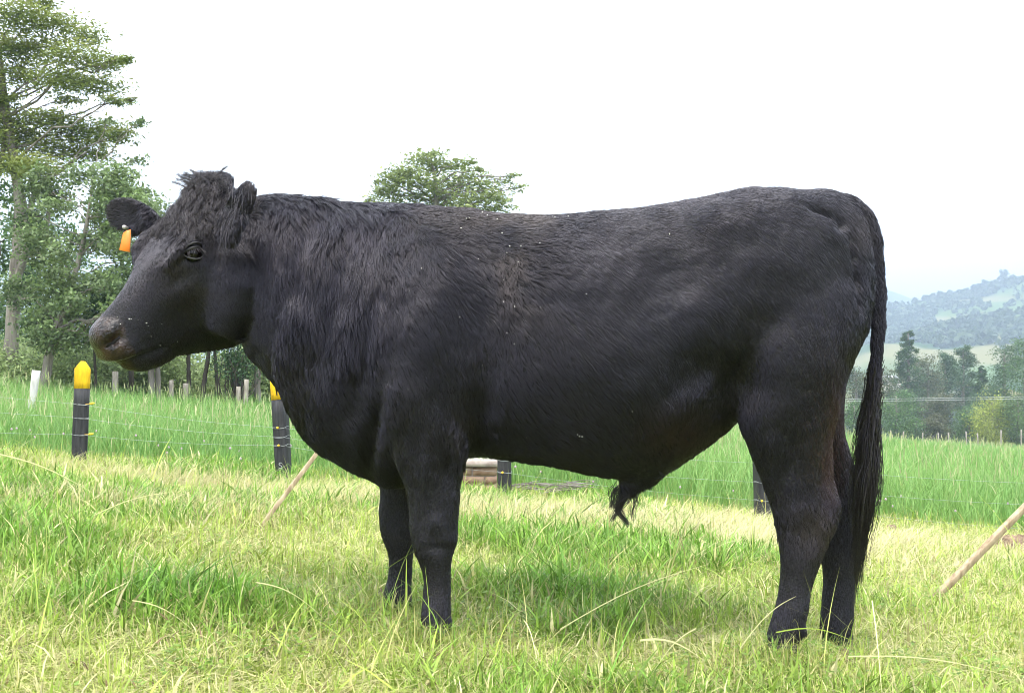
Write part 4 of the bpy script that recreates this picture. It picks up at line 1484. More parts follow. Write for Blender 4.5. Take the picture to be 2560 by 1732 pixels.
stake((655, 1312), (905, 985), 4.85, 5.1, .0095, 'thin brown wooden stake slanting up behind the chest of the bull')
stake((2352, 1480), (2690, 1138), 4.4, 4.5, .0125, 'pale sawn wooden stake slanting out of the grass behind the tail')

# ---- brick and concrete trough block beyond the fence
M_BLOCK = mat_plain('dirty_brickwork', (0.20, 0.12, 0.08), (0.40, 0.28, 0.20), 9, .9, .6, .2, bdist=.01)
M_SLAB = mat_plain('rough_concrete', (0.30, 0.24, 0.20), (0.52, 0.46, 0.40), 7, .9, .6, .2, bdist=.01)
c0 = at(1140, 1190, 8.75)
gzb = float(ground_z(c0[0], 8.9))
zt_ = at(1200, 1153, 8.62)[2]
x1_ = at(1243, 1170, 8.62)[0]
x0_ = x1_ - .62
blk = empty('trough_block', ((x0_ + x1_) / 2, 8.9, gzb), label='low brick block with a concrete slab top beyond the fence, seen under the belly', category='block')
bh_ = zt_ - .05 - gzb + .05
nrow = max(3, int(round(bh_ / .075)))
bsz = bh_ / nrow
bl_me = {}
g = np.random.default_rng(33)
for r_i in range(nrow):
    zz = gzb - .05 + (r_i + .5) * bsz
    nb_ = 3
    ofs = .5 if r_i % 2 else 0
    xs = np.linspace(x0_, x1_, nb_ + 1)
    ed_ = list(xs) if not ofs else [xs[0]] + list((xs[:-1] + xs[1:]) / 2) + [xs[-1]]
    for a0, a1 in zip(ed_[:-1], ed_[1:]):
        key = round(a1 - a0, 3)
        if key not in bl_me:
            mb = MB()
            mb.box((0, 0, 0), (a1 - a0 - .012, .55, bsz - .012))
            bl_me[key] = mb.mesh('brick')
            bl_me[key].materials.append(M_BLOCK)
        o = link('brick', bl_me[key], None, blk)
        o.location = ((a0 + a1) / 2, 8.9 + g.normal(0, .004), zz)
mb = MB()
mb.box(((x0_ + x1_) / 2, 8.9, gzb - .05 + bh_ / 2), (x1_ - x0_ - .03, .51, bh_ - .02))
link('mortar', mb.mesh('mortar'), M_SLAB, blk)
mb = MB()
mb.box(((x0_ + x1_) / 2, 8.9, zt_ - .022), (x1_ - x0_ + .03, .60, .045))
link('slab', mb.mesh('slab'), M_SLAB, blk)

# ---- dead twigs lying by the fence
M_TWIG = mat_plain('dead_twigs', (0.10, 0.085, 0.07), (0.30, 0.27, 0.23), 12, .9, .4, .2)
mb = MB()
for k in range(34):
    px = g.uniform(1285, 1470)
    c = at(px, 1216 + g.normal(0, 6), 8.5 + g.normal(0, .12))
    c[2] = max(c[2], float(ground_z(c[0], c[1])) + .02)
    a_ = g.normal(0.15, .35)
    ln_ = g.uniform(.12, .38)
    dv = np.array([math.cos(a_), g.normal(0, .3), math.sin(a_) * .5])
    mb.tube(np.array([c - dv * ln_ / 2, c + [0, 0, .01], c + dv * ln_ / 2]), [.005, .004, .0015], 5)
link('dead_branch', mb.mesh('dead_branch'), M_TWIG, label='grey heap of dead twigs lying by the fence under the belly', category='branch')

# ---- soil heaps
M_SOIL = mat_plain('crumbly_soil', (0.09, 0.06, 0.04), (0.30, 0.21, 0.14), 22, .95, 1.0, .1, bdist=.02)


def heap(px, py, Y, rx, ry, hz, lab, nm='soil_mound', cat='mound', seed=1, grp=True):
    c = at(px, py, Y)
    c[2] = float(ground_z(c[0], c[1]))
    n_ = 26
    rr_ = np.linspace(1, 0, 11)
    ph = np.arange(n_) / n_ * 6.283
    rg_ = []
    for r in rr_:
        X_, Y_ = c[0] + rx * r * np.cos(ph), c[1] + ry * r * np.sin(ph)
        zz = ground_z(X_, Y_) - .02 + (hz + .02) * (1 - r ** 2) ** 1.0 * (.75 + .5 * fbm(X_ * 14, Y_ * 14, oct=3, seed=seed)) + (noise(X_ * 60, Y_ * 60, seed=seed + 4) - .5) * hz * .25 * (r < .98)
        rg_.append(np.stack([X_, Y_, zz], -1))
    mb_ = MB()
    mb_.rings(rg_)
    o = link(nm, mb_.mesh(nm, False), M_SOIL, label=lab, category=cat)
    if grp:
        o['group'] = 'small heaps of bare soil'


heap(2545, 1335, 7.2, .22, .16, .10, 'brown molehill of bare soil behind the slanting pale stake', seed=3)
heap(2228, 1312, 7.9, .10, .09, .05, 'small soil mound at the edge of the tall grass beside the tail', seed=5)
heap(2108, 1630, 3.06, .055, .05, .045, 'small brown clod of dung behind the far hind hoof', 'dung_clod', 'dung', 8, False)

# ================================================================== trees
def leafcloud(centers, radii, counts, size, colA, colB, seed, aspect=2.2, flat=0.0, shell=.55, up=.5, droop=0.0, colvar=.35, topcol=None):
    """leaf faces spread through ellipsoids: centres (M,3), radii (M,3), counts (M)"""
    g_ = np.random.default_rng(seed)
    V_, C_ = [], []
    for c, r, n_ in zip(centers, radii, counts):
        n_ = int(n_)
        d = g_.normal(0, 1, (n_, 3))
        d /= np.linalg.norm(d, axis=1)[:, None]
        rad = g_.random(n_) ** shell
        bump_ = .75 + .5 * noise(d[:, 0] * 2.2 + c[0], d[:, 1] * 2.2 + c[1], d[:, 2] * 2.2 + c[2], seed=seed)
        P = c + d * r * (rad * bump_)[:, None]
        # sprigs: leaves gather round twig points
        tw = g_.integers(0, max(1, n_ // 12), n_)
        anchor = P[:max(1, n_ // 12)]
        P = anchor[tw] + (P - c) * .10 + g_.normal(0, 1, (n_, 3)) * np.minimum(np.asarray(r) * .30, size * 2.6) * np.array([1, 1, 1 - flat * .7])
        P[:, 2] -= droop * g_.random(n_) * r[2]
        ax = g_.normal(0, 1, (n_, 3))
        ax[:, 2] = ax[:, 2] * (1 - flat) - droop * 2
        ax /= np.linalg.norm(ax, axis=1)[:, None]
        nn = g_.normal(0, 1, (n_, 3)) * (1 - up) + np.array([0, 0, 1.0]) * up
        sd = np.cross(nn, ax)
        sd /= np.linalg.norm(sd, axis=1)[:, None] + 1e-9
        L_ = size * g_.uniform(.6, 1.4, n_)[:, None]
        W_ = L_ / aspect
        V_.append(np.stack([P - ax * L_ * .5, P + sd * W_ * .5 - ax * L_ * .05, P + ax * L_ * .5, P - sd * W_ * .5 - ax * L_ * .05], 1).reshape(-1, 3))
        t_ = g_.random(n_)
        cb = lerp3(colA, colB, np.clip(t_ * .7 + .5 * (g_.random() - .3) + .2, 0, 1))
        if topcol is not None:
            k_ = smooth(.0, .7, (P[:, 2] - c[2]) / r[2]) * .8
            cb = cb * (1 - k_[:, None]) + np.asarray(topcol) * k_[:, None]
        cb = cb * (1 + colvar * (g_.random(n_)[:, None] - .5) * 2)
        C_.append(np.repeat(cb, 4, 0))
    V_ = np.vstack(V_)
    Q_ = np.arange(len(V_)).reshape(-1, 4)
    return V_, Q_, np.clip(np.vstack(C_), 0.004, 1)


def wob(p0, p1, n, amt, g_, sag=0.0):
    t_ = np.linspace(0, 1, n)[:, None]
    P = np.asarray(p0) * (1 - t_) + np.asarray(p1) * t_
    ln_ = np.linalg.norm(np.asarray(p1) - np.asarray(p0))
    k = g_.normal(0, amt * ln_, (n, 3))
    k = np.cumsum(k, 0) / np.sqrt(n)
    k -= k[-1] * t_
    P = P + k * np.sin(np.pi * t_)
    P[:, 2] += sag * ln_ * np.sin(np.pi * t_[:, 0])
    return P


def tree(name, label, trunk, trad, clumps, leafkw, group=None, cat='tree', bark=None, twigs=True, seed=1, brad=.03, extra=(), solid_crown=True):
    """trunk: list of world points; clumps: (centre, radii, leaf count)"""
    g_ = np.random.default_rng(seed)
    bark = bark or M_BARK
    tp_ = interp_rows(np.asarray(trunk, float), 4 * len(trunk))
    r_ = empty(name, tuple(tp_[0]), label=label, category=cat)
    if group:
        r_['group'] = group
    mb_ = MB()
    tr = np.interp(np.linspace(0, 1, len(tp_)), np.linspace(0, 1, len(trad)), trad)
    mb_.tube(tp_ + g_.normal(0, 1, tp_.shape) * tr[:, None] * .08, tr, 10, seed=seed, rough=.25)
    for (path, rads) in extra:
        q_ = interp_rows(np.asarray(path, float), 12)
        mb_.tube(q_, np.interp(np.linspace(0, 1, 12), np.linspace(0, 1, len(rads)), rads), 8, seed=seed + 3, rough=.2)
    cs = np.array([c for c, r, n_ in clumps], float)
    if twigs:
        for c, r, n_ in clumps:
            c = np.asarray(c, float)
            # leave the trunk below the clump
            d_ = np.linalg.norm(tp_ - c, axis=1) + 1.2 * np.maximum(0, tp_[:, 2] - c[2] + .3 * np.linalg.norm((tp_ - c)[:, :2], axis=1))
            s_ = tp_[int(np.argmin(d_))]
            ln_ = np.linalg.norm(c - s_)
            b0 = min(brad * (.35 + .2 * ln_), tr.max() * .5)
            main = wob(s_, c, 9, .10, g_, .06)
            mb_.tube(main, np.linspace(b0, b0 * .35, 9), 6)
            for q in range(3):
                e_ = c + g_.uniform(-.75, .75, 3) * np.asarray(r)
                mb_.tube(wob(main[5 + q], e_, 6, .1, g_), np.linspace(b0 * .4, b0 * .1, 6), 5)
    link('trunk', mb_.mesh('trunk', True), bark, r_)
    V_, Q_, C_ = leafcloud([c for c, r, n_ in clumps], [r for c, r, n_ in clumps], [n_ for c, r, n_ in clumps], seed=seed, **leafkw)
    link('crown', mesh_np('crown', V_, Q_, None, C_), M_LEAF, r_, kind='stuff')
    return r_


def px_clumps(lst, Y, dens, seed, yr=.6, jit=1.2):
    """(px, py, rx px, ry px) discs at depth about Y -> clumps"""
    g_ = np.random.default_rng(seed)
    out = []
    for px, py, rx, ry in lst:
        y = Y + g_.uniform(-jit, jit)
        k = y / F
        out.append((at(px, py, y), np.array([rx * k, max(rx, ry) * k * yr, ry * k]), dens * rx * ry / 1000.0))
    return out


# ---- left: tall layered tree with feathery yellow-green pads
A = 26.0
t1 = [at(22, 1010, A), at(28, 860, A), at(38, 700, A), at(52, 560, A), at(40, 420, A), at(10, 250, A), at(-10, 60, A), at(-20, -180, A)]
pads = [(40, 40, 70, 30), (130, 60, 80, 26), (215, 90, 55, 22), (90, 120, 90, 28), (190, 140, 80, 26), (270, 165, 45, 16), (60, 190, 70, 28), (150, 200, 80, 26), (240, 215, 70, 24), (300, 150, 28, 12),
        (30, 130, 60, 26), (20, 310, 70, 30), (110, 300, 60, 22), (180, 320, 70, 28), (60, 350, 80, 26), (255, 330, 70, 26), (300, 340, 36, 18), (150, 375, 80, 26), (240, 380, 60, 24), (30, 410, 60, 26), (100, 420, 70, 24),
        (-60, 80, 90, 40), (-70, 220, 80, 36), (-60, 340, 80, 36), (-80, -60, 120, 50), (20, -60, 90, 40), (110, 10, 40, 18), (330, 250, 22, 9), (285, 255, 34, 12), (170, 255, 40, 12), (20, 250, 40, 16), (-130, 140, 80, 40), (-120, 300, 80, 40)]
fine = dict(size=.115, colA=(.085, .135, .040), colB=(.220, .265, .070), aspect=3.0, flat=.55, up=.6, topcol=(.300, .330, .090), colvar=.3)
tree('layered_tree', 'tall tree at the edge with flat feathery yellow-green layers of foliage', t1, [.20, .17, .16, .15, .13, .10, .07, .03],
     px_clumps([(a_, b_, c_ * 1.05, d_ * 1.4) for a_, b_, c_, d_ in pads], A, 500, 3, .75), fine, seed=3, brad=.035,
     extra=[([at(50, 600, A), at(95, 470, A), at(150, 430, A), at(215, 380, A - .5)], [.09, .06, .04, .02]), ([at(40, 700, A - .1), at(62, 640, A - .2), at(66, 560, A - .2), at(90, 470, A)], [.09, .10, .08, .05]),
            ([at(-5, 250, A), at(15, 330, A), at(-10, 480, A), at(0, 640, A)], [.05, .07, .05, .04]), ([at(60, 650, A), at(110, 590, A), at(125, 480, A), at(115, 400, A)], [.06, .06, .05, .03])])
# ---- left: broad-leaved tree below and in front of it
Bd = 24.0
t2 = [at(105, 985, Bd), at(122, 900, Bd), at(140, 830, Bd), at(170, 740, Bd), at(200, 640, Bd), at(220, 540, Bd), at(235, 440, Bd)]
g = np.random.default_rng(44)
pads2 = []
for k in range(62):
    py = g.uniform(430, 850)
    xmax = np.interp(py, [430, 480, 560, 700, 850], [330, 370, 372, 360, 330])
    px = g.uniform(40, xmax)
    pads2.append((px, py, g.uniform(32, 58), g.uniform(24, 44)))
pads2 += [(355, 300, 18, 10), (340, 310, 24, 10), (300, 430, 50, 20), (330, 470, 44, 26), (270, 300, 20, 10), (360, 480, 18, 12), (345, 400, 24, 16)]
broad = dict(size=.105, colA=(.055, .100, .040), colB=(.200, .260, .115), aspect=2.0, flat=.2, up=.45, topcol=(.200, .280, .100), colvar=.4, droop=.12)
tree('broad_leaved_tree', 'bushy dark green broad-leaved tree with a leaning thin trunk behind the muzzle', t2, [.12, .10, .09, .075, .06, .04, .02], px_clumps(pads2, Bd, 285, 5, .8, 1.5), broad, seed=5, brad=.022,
     extra=[([at(140, 830, Bd), at(190, 800, Bd), at(235, 812, Bd), at(280, 845, Bd)], [.05, .035, .025, .015]), ([at(122, 890, Bd), at(160, 850, Bd), at(215, 838, Bd), at(262, 832, Bd)], [.04, .03, .02, .01])], bark=M_BARK)
# trees just outside and behind, seen between the leaves
for k, (px, Y, top, wd_, lab) in enumerate(((-60, 30, 300, 130, 'dark leafy tree behind the thick grey trunk at the edge'), (330, 33, 640, 95, 'rounded mid green tree showing behind the muzzle'), (150, 36, 560, 150, 'dim leafy tree deepest in the wood behind the leaning trunk'))):
    cl = []
    for q in range(20):
        cl.append((px + g.uniform(-wd_, wd_), g.uniform(top, 900), g.uniform(40, 65), g.uniform(34, 52)))
    tree('wood_tree', lab, [at(px, 985, Y), at(px + 10, 850, Y), at(px + 5, 700, Y), at(px, top + 60, Y)], [.14, .12, .09, .03], px_clumps(cl, Y, 190, 50 + k, .9, 1.0),
         dict(size=.15, colA=(.035, .080, .03), colB=(.120, .200, .07), aspect=2.0, flat=.2, up=.45, colvar=.4), seed=60 + k, group='trees of the small wood', bark=M_BARKD)

# ---- middle: tree crown above the withers
C_ = 46.0
mid = [(1080, 392, 42, 20), (1055, 410, 55, 24), (1105, 420, 50, 22), (1010, 430, 48, 22), (1150, 410, 40, 16), (1170, 440, 50, 22), (985, 450, 50, 24), (1060, 455, 70, 28), (1130, 465, 60, 26), (1200, 470, 55, 24), (965, 480, 40, 24), (1020, 490, 60, 26),
       (1100, 500, 70, 28), (1180, 505, 60, 26), (1230, 490, 40, 24), (960, 520, 40, 20), (925, 500, 26, 10), (1240, 525, 40, 20), (1275, 440, 22, 8), (1295, 468, 24, 9), (1255, 455, 22, 12), (1150, 540, 70, 26), (1050, 540, 80, 26), (1262, 500, 22, 14), (945, 455, 14, 10), (1200, 425, 20, 8),
       (1000, 560, 70, 30), (1220, 560, 60, 28)]
tree('field_tree', 'rounded green treetop showing above the back of the bull', [at(1100, 985, C_), at(1095, 800, C_), at(1085, 600, C_), at(1090, 480, C_), at(1078, 400, C_)], [.30, .24, .18, .10, .03],
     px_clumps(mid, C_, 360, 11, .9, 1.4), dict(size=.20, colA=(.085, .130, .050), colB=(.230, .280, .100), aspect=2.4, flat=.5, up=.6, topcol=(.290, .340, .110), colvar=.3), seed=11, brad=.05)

# ---- bushes under the wood
V_, Q_, Cc = [], [], []
g = np.random.default_rng(70)
cs, rs, ns = [], [], []
for k in range(130):
    px = g.uniform(-160, 900)
    Y = g.uniform(25.5, 29) if px < 230 else g.uniform(27.2, 30)
    hgt = np.interp(px, [-160, 0, 200, 330, 700, 1120], [1.1, 1.15, 1.2, 1.6, 1.6, 1.0]) * g.uniform(.65, 1.15)
    p = at(px, 990, Y)
    gz_ = float(ground_z(p[0], p[1]))
    cs.append(np.array([p[0], p[1], gz_ + hgt * .55]))
    rs.append(np.array([g.uniform(.5, .9), .5, hgt * .62]))
    ns.append(900)
V_, Q_, Cc = leafcloud(cs, rs, ns, size=.095, colA=(.150, .230, .090), colB=(.42, .50, .22), seed=71, aspect=2.2, flat=.3, up=.5, colvar=.4)
link('undergrowth', mesh_np('undergrowth', V_, Q_, None, Cc), M_LEAF, kind='stuff', label='light green bushy undergrowth along the foot of the wood', category='undergrowth')

# thin trunks and old posts along the wood's edge, seen under the chin
GRP = 'old grey fence posts along the wood'
for k, (px, y0, y1, lean, w_, lab) in enumerate(((288, 992, 928, 0, .07, 'weathered grey post between the yellow tipped post and the chin'), (464, 992, 958, 0, .06, 'short pale post stub under the jaw beside a dark trunk'),
                                        (614, 994, 948, 2, .055, 'pale old post in front of the dark stems below the throat'), (596, 994, 966, 0, .05, 'short brown post stub below the throat'), (430, 990, 950, -2, .05, 'thin old grey post under the middle of the jaw'))):
    Y = 24.3
    p0, p1 = at(px, y0 + 12, Y), at(px + lean, y1, Y)
    p0[2] = min(p0[2], float(ground_z(p0[0], p0[1])) - .05)
    mb = MB()
    square_post(mb, p0, p1, w_, w_ * .9, g.uniform(0, 1), .4, 6, seed=k + 50)
    link('old_post', mb.mesh('old_post'), M_OLDW, label=lab, category='post', group=GRP)
mb = MB()
p0, p1 = at(70, 1075, 12.5), at(91, 926, 12.5)
p0[2] = min(p0[2], float(ground_z(p0[0], p0[1])) - .05)
square_post(mb, p0, p1, .030, .042, .2, .2, 6, seed=77)
link('pale_post', mb.mesh('pale_post'), M_PALEW, label='whitish leaning post in the tall grass near the thick grey trunk', category='post')
for k, (x0, x1, y1, r0, dark, lab) in enumerate(((379, 376, 880, .075, 0, 'thick pale trunk under the chin of the bull'), (396, 392, 880, .06, 0, 'second pale trunk beside the thickest one under the chin'), (473, 470, 860, .05, 1, 'straight dark trunk under the jaw'),
                                         (505, 524, 860, .055, 1, 'dark trunk slanting under the jaw'), (545, 536, 860, .04, 1, 'thin dark trunk right of the slanting one under the jaw'), (645, 642, 860, .075, 0, 'pale trunk against the front of the neck'),
                                         (240, 236, 860, .035, 1, 'thin dark trunk right behind the yellow tipped post'), (330, 326, 870, .06, 1, 'dark leafy trunk under the lower lip'))):
    Y = 25.2 + .25 * (k % 3)
    c = at((x0 + x1) / 2, y1 - 95, Y)
    gz_ = at(x0, 1000, Y)
    gz_[2] = float(ground_z(gz_[0], gz_[1])) - .1
    cl = [(c + g.uniform(-.5, .5, 3) * np.array([1.4, 1, .8]), np.array([.55, .5, .38]), 420) for q in range(7)]
    tree('wood_edge_tree', lab, [gz_, at((x0 * 2 + x1) / 3, 950, Y), at((x0 + 2 * x1) / 3, 910, Y), at(x1, y1, Y), at(x1, y1 - 70, Y)], [r0 * 1.1, r0, r0 * .9, r0 * .8, r0 * .4], cl,
         dict(size=.10, colA=(.022, .06, .02), colB=(.08, .15, .05), aspect=2.0, flat=.2, up=.45, colvar=.4), seed=90 + k, group='thin trees along the edge of the wood', bark=M_BARKD if dark else M_BARK, brad=.015)
# many-stemmed dark shrub under the throat
mb = MB()
sx = []
for k in range(30):
    b0 = at(g.uniform(562, 612), 1000, 25 + g.normal(0, .2))
    b0[2] = float(ground_z(b0[0], b0[1])) - .05
    e_ = b0 + np.array([g.normal(0, .25), g.normal(0, .15), g.uniform(1.0, 1.7)])
    mb.tube(wob(b0, e_, 7, .12, g), np.linspace(.022, .007, 7), 5)
    sx.append(e_)
cx_ = np.mean(sx, 0)
shr = empty('dark_shrub', tuple(cx_ - [0, 0, 1.4]), label='dark many-stemmed leafless shrub below the throat of the bull', category='shrub')
link('stem', mb.mesh('stem', True), M_BARKD, shr)
V_, Q_, Cc = leafcloud([cx_ + g.normal(0, .2, 3) for k in range(5)], [np.array([.5, .4, .35])] * 5, [420] * 5, size=.09, colA=(.022, .05, .02), colB=(.07, .13, .05), seed=95)
link('crown', mesh_np('crown', V_, Q_, None, Cc), M_LEAF, shr, kind='stuff')

# ================================================================== right: valley trees, hill, mountain
def rtree(name, lab, px, top, base, wpx, Y, colA, colB, shape, seed, group='trees in the valley', n=24, size=None, bark=None, dens=1.0):
    g_ = np.random.default_rng(seed)
    k = Y / F
    wpx = wpx * 1.3
    cl = []
    for q in range(n):
        s = (q + .5) / n
        py = top + (base - top) * s
        if shape == 'cone':
            wl = wpx * (.14 + .96 * s ** .6) * .5
        elif shape == 'tall':
            wl = wpx * (.35 + .65 * math.sin(math.pi * min(1, s * .9 + .1))) * .5
        else:
            wl = wpx * math.sqrt(max(.05, 1 - (2 * s - .9) ** 2 * .8)) * .5
        x = px + g_.uniform(-1, 1) * wl * .75
        rr_ = max(wl * (g_.uniform(.45, .8) if shape != 'cone' else g_.uniform(.3, .5)), 3.5)
        ry = rr_ * (.75 if shape != 'weep' else 1.3)
        y = Y + g_.uniform(-1, 1) * wl * k * .6
        cl.append((at(x, py, y), np.array([rr_ * k, rr_ * k, ry * k]), 380 * dens))
    b0 = at(px, base, Y)
    gz = float(ground_z(b0[0], b0[1]))
    b0[2] = min(b0[2], gz) - .2
    return tree(name, lab, [b0, at(px, (base * 2 + top) / 3, Y), at(px + 1, (base + 2 * top) / 3, Y), at(px, top + 4, Y)], np.array([.012, .010, .007, .002]) * (base - top) * k * 2.0 + .03, cl,
                dict(size=size or 4.2 * k, colA=colA, colB=colB, aspect=1.8, flat=.3 if shape != 'weep' else .0, up=.45 if shape != 'weep' else .1, colvar=.35, droop=.0 if shape != 'weep' else .8),
                group=group, seed=seed, bark=bark or M_BARK, brad=.05)


DG, MG = ((.026, .064, .028), (.090, .150, .062)), ((.045, .105, .035), (.13, .22, .07))
BR = ((.055, .065, .035), (.14, .145, .075))
rtree('eucalyptus_tree', 'tall slender pointed tree standing alone above the valley trees beside the tail', 2270, 828, 1062, 80, 165, DG[0], DG[1], 'cone', 201, n=90, dens=.45)
rtree('valley_tree', 'dark upright tree left of its taller twin in front of the hill', 2362, 885, 1040, 56, 178, DG[0], DG[1], 'tall', 202)
rtree('valley_tree', 'taller dark upright tree in front of the hillside clearing', 2408, 868, 1040, 50, 180, DG[0], DG[1], 'tall', 203)
rtree('valley_tree', 'loose dull green tree between the pointed tree and the dark pair', 2320, 900, 1055, 80, 170, DG[0], BR[1], 'round', 204)
rtree('valley_tree', 'narrow pointed dark tree right of the white shed', 2452, 915, 1050, 46, 160, DG[0], DG[1], 'cone', 205, n=40, dens=.6)
rtree('valley_tree', 'large dark tree left of the pair at the picture edge', 2510, 870, 1060, 70, 150, DG[0], DG[1], 'round', 206)
rtree('valley_tree', 'tall dark tree cut by the right picture edge', 2562, 855, 1070, 80, 145, DG[0], MG[1], 'round', 207)
rtree('valley_tree', 'dull green tree just behind the tail', 2190, 935, 1075, 90, 140, DG[0], BR[1], 'round', 208)
rtree('valley_tree', 'dark tree showing between the hind leg and the tail', 2140, 925, 1085, 70, 135, DG[0], BR[1], 'round', 209)
rtree('valley_tree', 'dim tree low in the gap under the pointed tree', 2245, 985, 1085, 70, 150, DG[0], DG[1], 'round', 214)
rtree('valley_tree', 'dim tree low below the dark pair', 2345, 990, 1080, 70, 150, DG[0], BR[1], 'round', 215)
rtree('valley_tree', 'dark tree above the willow', 2470, 975, 1070, 70, 146, DG[0], DG[1], 'round', 216)
rtree('valley_tree', 'dark tree beyond the right picture edge', 2640, 850, 1080, 110, 140, DG[0], DG[1], 'round', 217)
rtree('field_bush', 'bright green bush at the field edge right beside the tail', 2240, 985, 1105, 84, 122, MG[0], MG[1], 'round', 220, 'bushes along the far field edge', n=18)
rtree('field_bush', 'brownish bush at the far edge of the field', 2340, 1042, 1110, 56, 118, BR[0], BR[1], 'round', 221, 'bushes along the far field edge', n=14)
rtree('field_bush', 'wide dark green bush left of the willow', 2422, 1030, 1112, 88, 118, DG[0], MG[1], 'round', 222, 'bushes along the far field edge', n=16)
rtree('willow_tree', 'bright yellow-green weeping willow at the far field edge', 2480, 998, 1108, 74, 116, (.20, .26, .04), (.36, .40, .09), 'weep', 223, n=22)
rtree('field_bush', 'brown-green bush at the right picture edge below the tall tree', 2545, 1000, 1115, 70, 115, BR[0], MG[1], 'round', 224, 'bushes along the far field edge', n=16)
rtree('field_bush', 'dull low bush between the tail and the brownish bush', 2290, 1050, 1108, 60, 120, DG[0], MG[1], 'round', 225, 'bushes along the far field edge', n=12)
rtree('field_bush', 'dull bush seen through the gap behind the hind leg', 2135, 1010, 1105, 60, 112, DG[0], MG[1], 'round', 226, 'bushes along the far field edge', n=14)

# far fence posts
for k, (px, lab) in enumerate(((2228, 'nearest to the tail'), (2257, 'second from the tail'), (2306, 'third from the tail'), (2346, 'in front of the brownish bush'), (2371, 'just right of the brownish bush'), (2417, 'in front of the wide dark bush'), (2446, 'left of the willow'), (2502, 'in front of the willow'), (2553, 'at the right picture edge'))):
    Y = 104 + 3 * math.sin(k)
    p0, p1 = at(px, 1110, Y), at(px + g.normal(0, 1), 1080 + g.normal(0, 3), Y)
    p0[2] = float(ground_z(p0[0], p0[1])) - .3
    p1[2] = max(p1[2], p0[2] + 1.4)
    mb = MB()
    square_post(mb, p0, p1, .055, .05, .3, .3, 4, seed=k)
    link('field_post', mb.mesh('field_post'), M_OLDW, label='small pale post of the far field fence, ' + lab, category='post', group='posts of the far field fence')

# white shed with a pitched roof, pale house
M_WHITE = mat_plain('white_sheet', (.72, .74, .76), (.82, .83, .84), 2, .6, .1, .3)
M_ROOF = mat_plain('grey_sheet_roof', (.45, .47, .5), (.6, .62, .65), 2, .5, .1, .4)
M_PLAST = mat_plain('pinkish_plaster', (.55, .49, .46), (.68, .62, .59), 1.5, .85, .2, .2)
M_DARKW = mat_plain('dark_window', (.03, .035, .04), (.06, .065, .07), 3, .2, .0, .5)


def house(nm, lab, px0, px1, ytop, ybot, Y, wallm, dep, roof_px):
    a0, a1 = at(px0, ybot, Y), at(px1, ybot, Y)
    zt = at(px0, ytop, Y)[2]
    r_ = empty(nm, tuple((a0 + a1) / 2), label=lab, category='building')
    w_, h_ = a1[0] - a0[0], zt - a0[2]
    cx = (a0[0] + a1[0]) / 2
    gz = float(hill_z(cx, Y + dep / 2)) - .6
    mb_ = MB()
    zb_ = min(a0[2], gz)
    mb_.box((cx, Y + dep / 2, (zb_ + zt) / 2), (w_, dep, zt - zb_))
    link('wall', mb_.mesh('wall'), wallm, r_)
    rh = roof_px * Y / F
    mb_ = MB()
    e = .25
    Vr = [(cx - w_ / 2 - e, Y - e, zt + .01), (cx + w_ / 2 + e, Y - e, zt + .01), (cx + w_ / 2 + e, Y + dep + e, zt + .01), (cx - w_ / 2 - e, Y + dep + e, zt + .01), (cx - w_ / 2 - e, Y + dep / 2, zt + rh), (cx + w_ / 2 + e, Y + dep / 2, zt + rh)]
    mb_.add(Vr, [[0, 1, 5, 4], [2, 3, 4, 5], [0, 3, 2, 1]], [[0, 4, 3], [1, 2, 5]])
    link('roof', mb_.mesh('roof'), M_ROOF, r_)
    for s in (.25, .7):
        mb_ = MB()
        mb_.box((cx - w_ / 2 + w_ * s, Y - .02, a0[2] + h_ * .5), (w_ * .16, .06, h_ * .4))
        link('window', mb_.mesh('window'), M_DARKW, r_)


# power lines
M_CABLE = mat_plain('pale_cable', (.42, .44, .45), (.55, .57, .58), 10, .4, .05, .4)
for k, (y0, y1, Y, lab) in enumerate(((996, 986, 60, 'lower of the two pale power lines crossing behind the tail'), (991, 981, 60.4, 'upper of the two pale power lines crossing behind the tail'))):
    p0, p1 = at(900, y0 + 6, Y), at(3400, y1 - 12, Y)
    t_ = np.linspace(0, 1, 40)[:, None]
    q_ = p0 * (1 - t_) + p1 * t_
    q_[:, 2] -= (.34 * np.sin(np.pi * t_))[:, 0]
    mb = MB()
    mb.tube(q_, .008, 5)
    link('power_line', mb.mesh('power_line', True), M_CABLE, label=lab, category='cable', group='power lines')
# ---- hill on the right
ridge = np.array([(1500, 960), (1700, 900), (1900, 850), (2050, 815), (2150, 790), (2200, 779), (2240, 767), (2290, 757), (2340, 746), (2400, 740), (2440, 727), (2480, 712), (2515, 700), (2560, 692), (2700, 660), (2900, 620), (3200, 580), (3600, 570)], float)
HY = 1250.0
rx = (ridge[:, 0] - W / 2) / F * HY
rz = at(ridge[:, 0], ridge[:, 1], HY)[:, 2]
hx = np.linspace(rx[0], rx[-1], 150)
hy = np.concatenate([np.linspace(150, HY, 90), np.linspace(HY + 20, HY + 500, 12)])
HX, HYY = np.meshgrid(hx, hy)


KNOLL = []


def hill_z(x, y):
    top = np.interp(x, rx, rz)
    s = np.clip((y - 150) / (HY - 150), 0, 1)
    z = -9 + (top + 9) * s ** 1.15
    gul = (fbm(x / 160 + 3, y / 260, oct=4, seed=301) - .5) * 60 * np.sin(np.pi * s) ** 1.6
    back = np.clip(y - HY, 0, None) * .35
    z = z + gul - back
    for kx, ky, kz in KNOLL:
        z = z + kz * np.exp(-((x - kx) / 30) ** 2 - ((y - ky) / 45) ** 2)
    return z


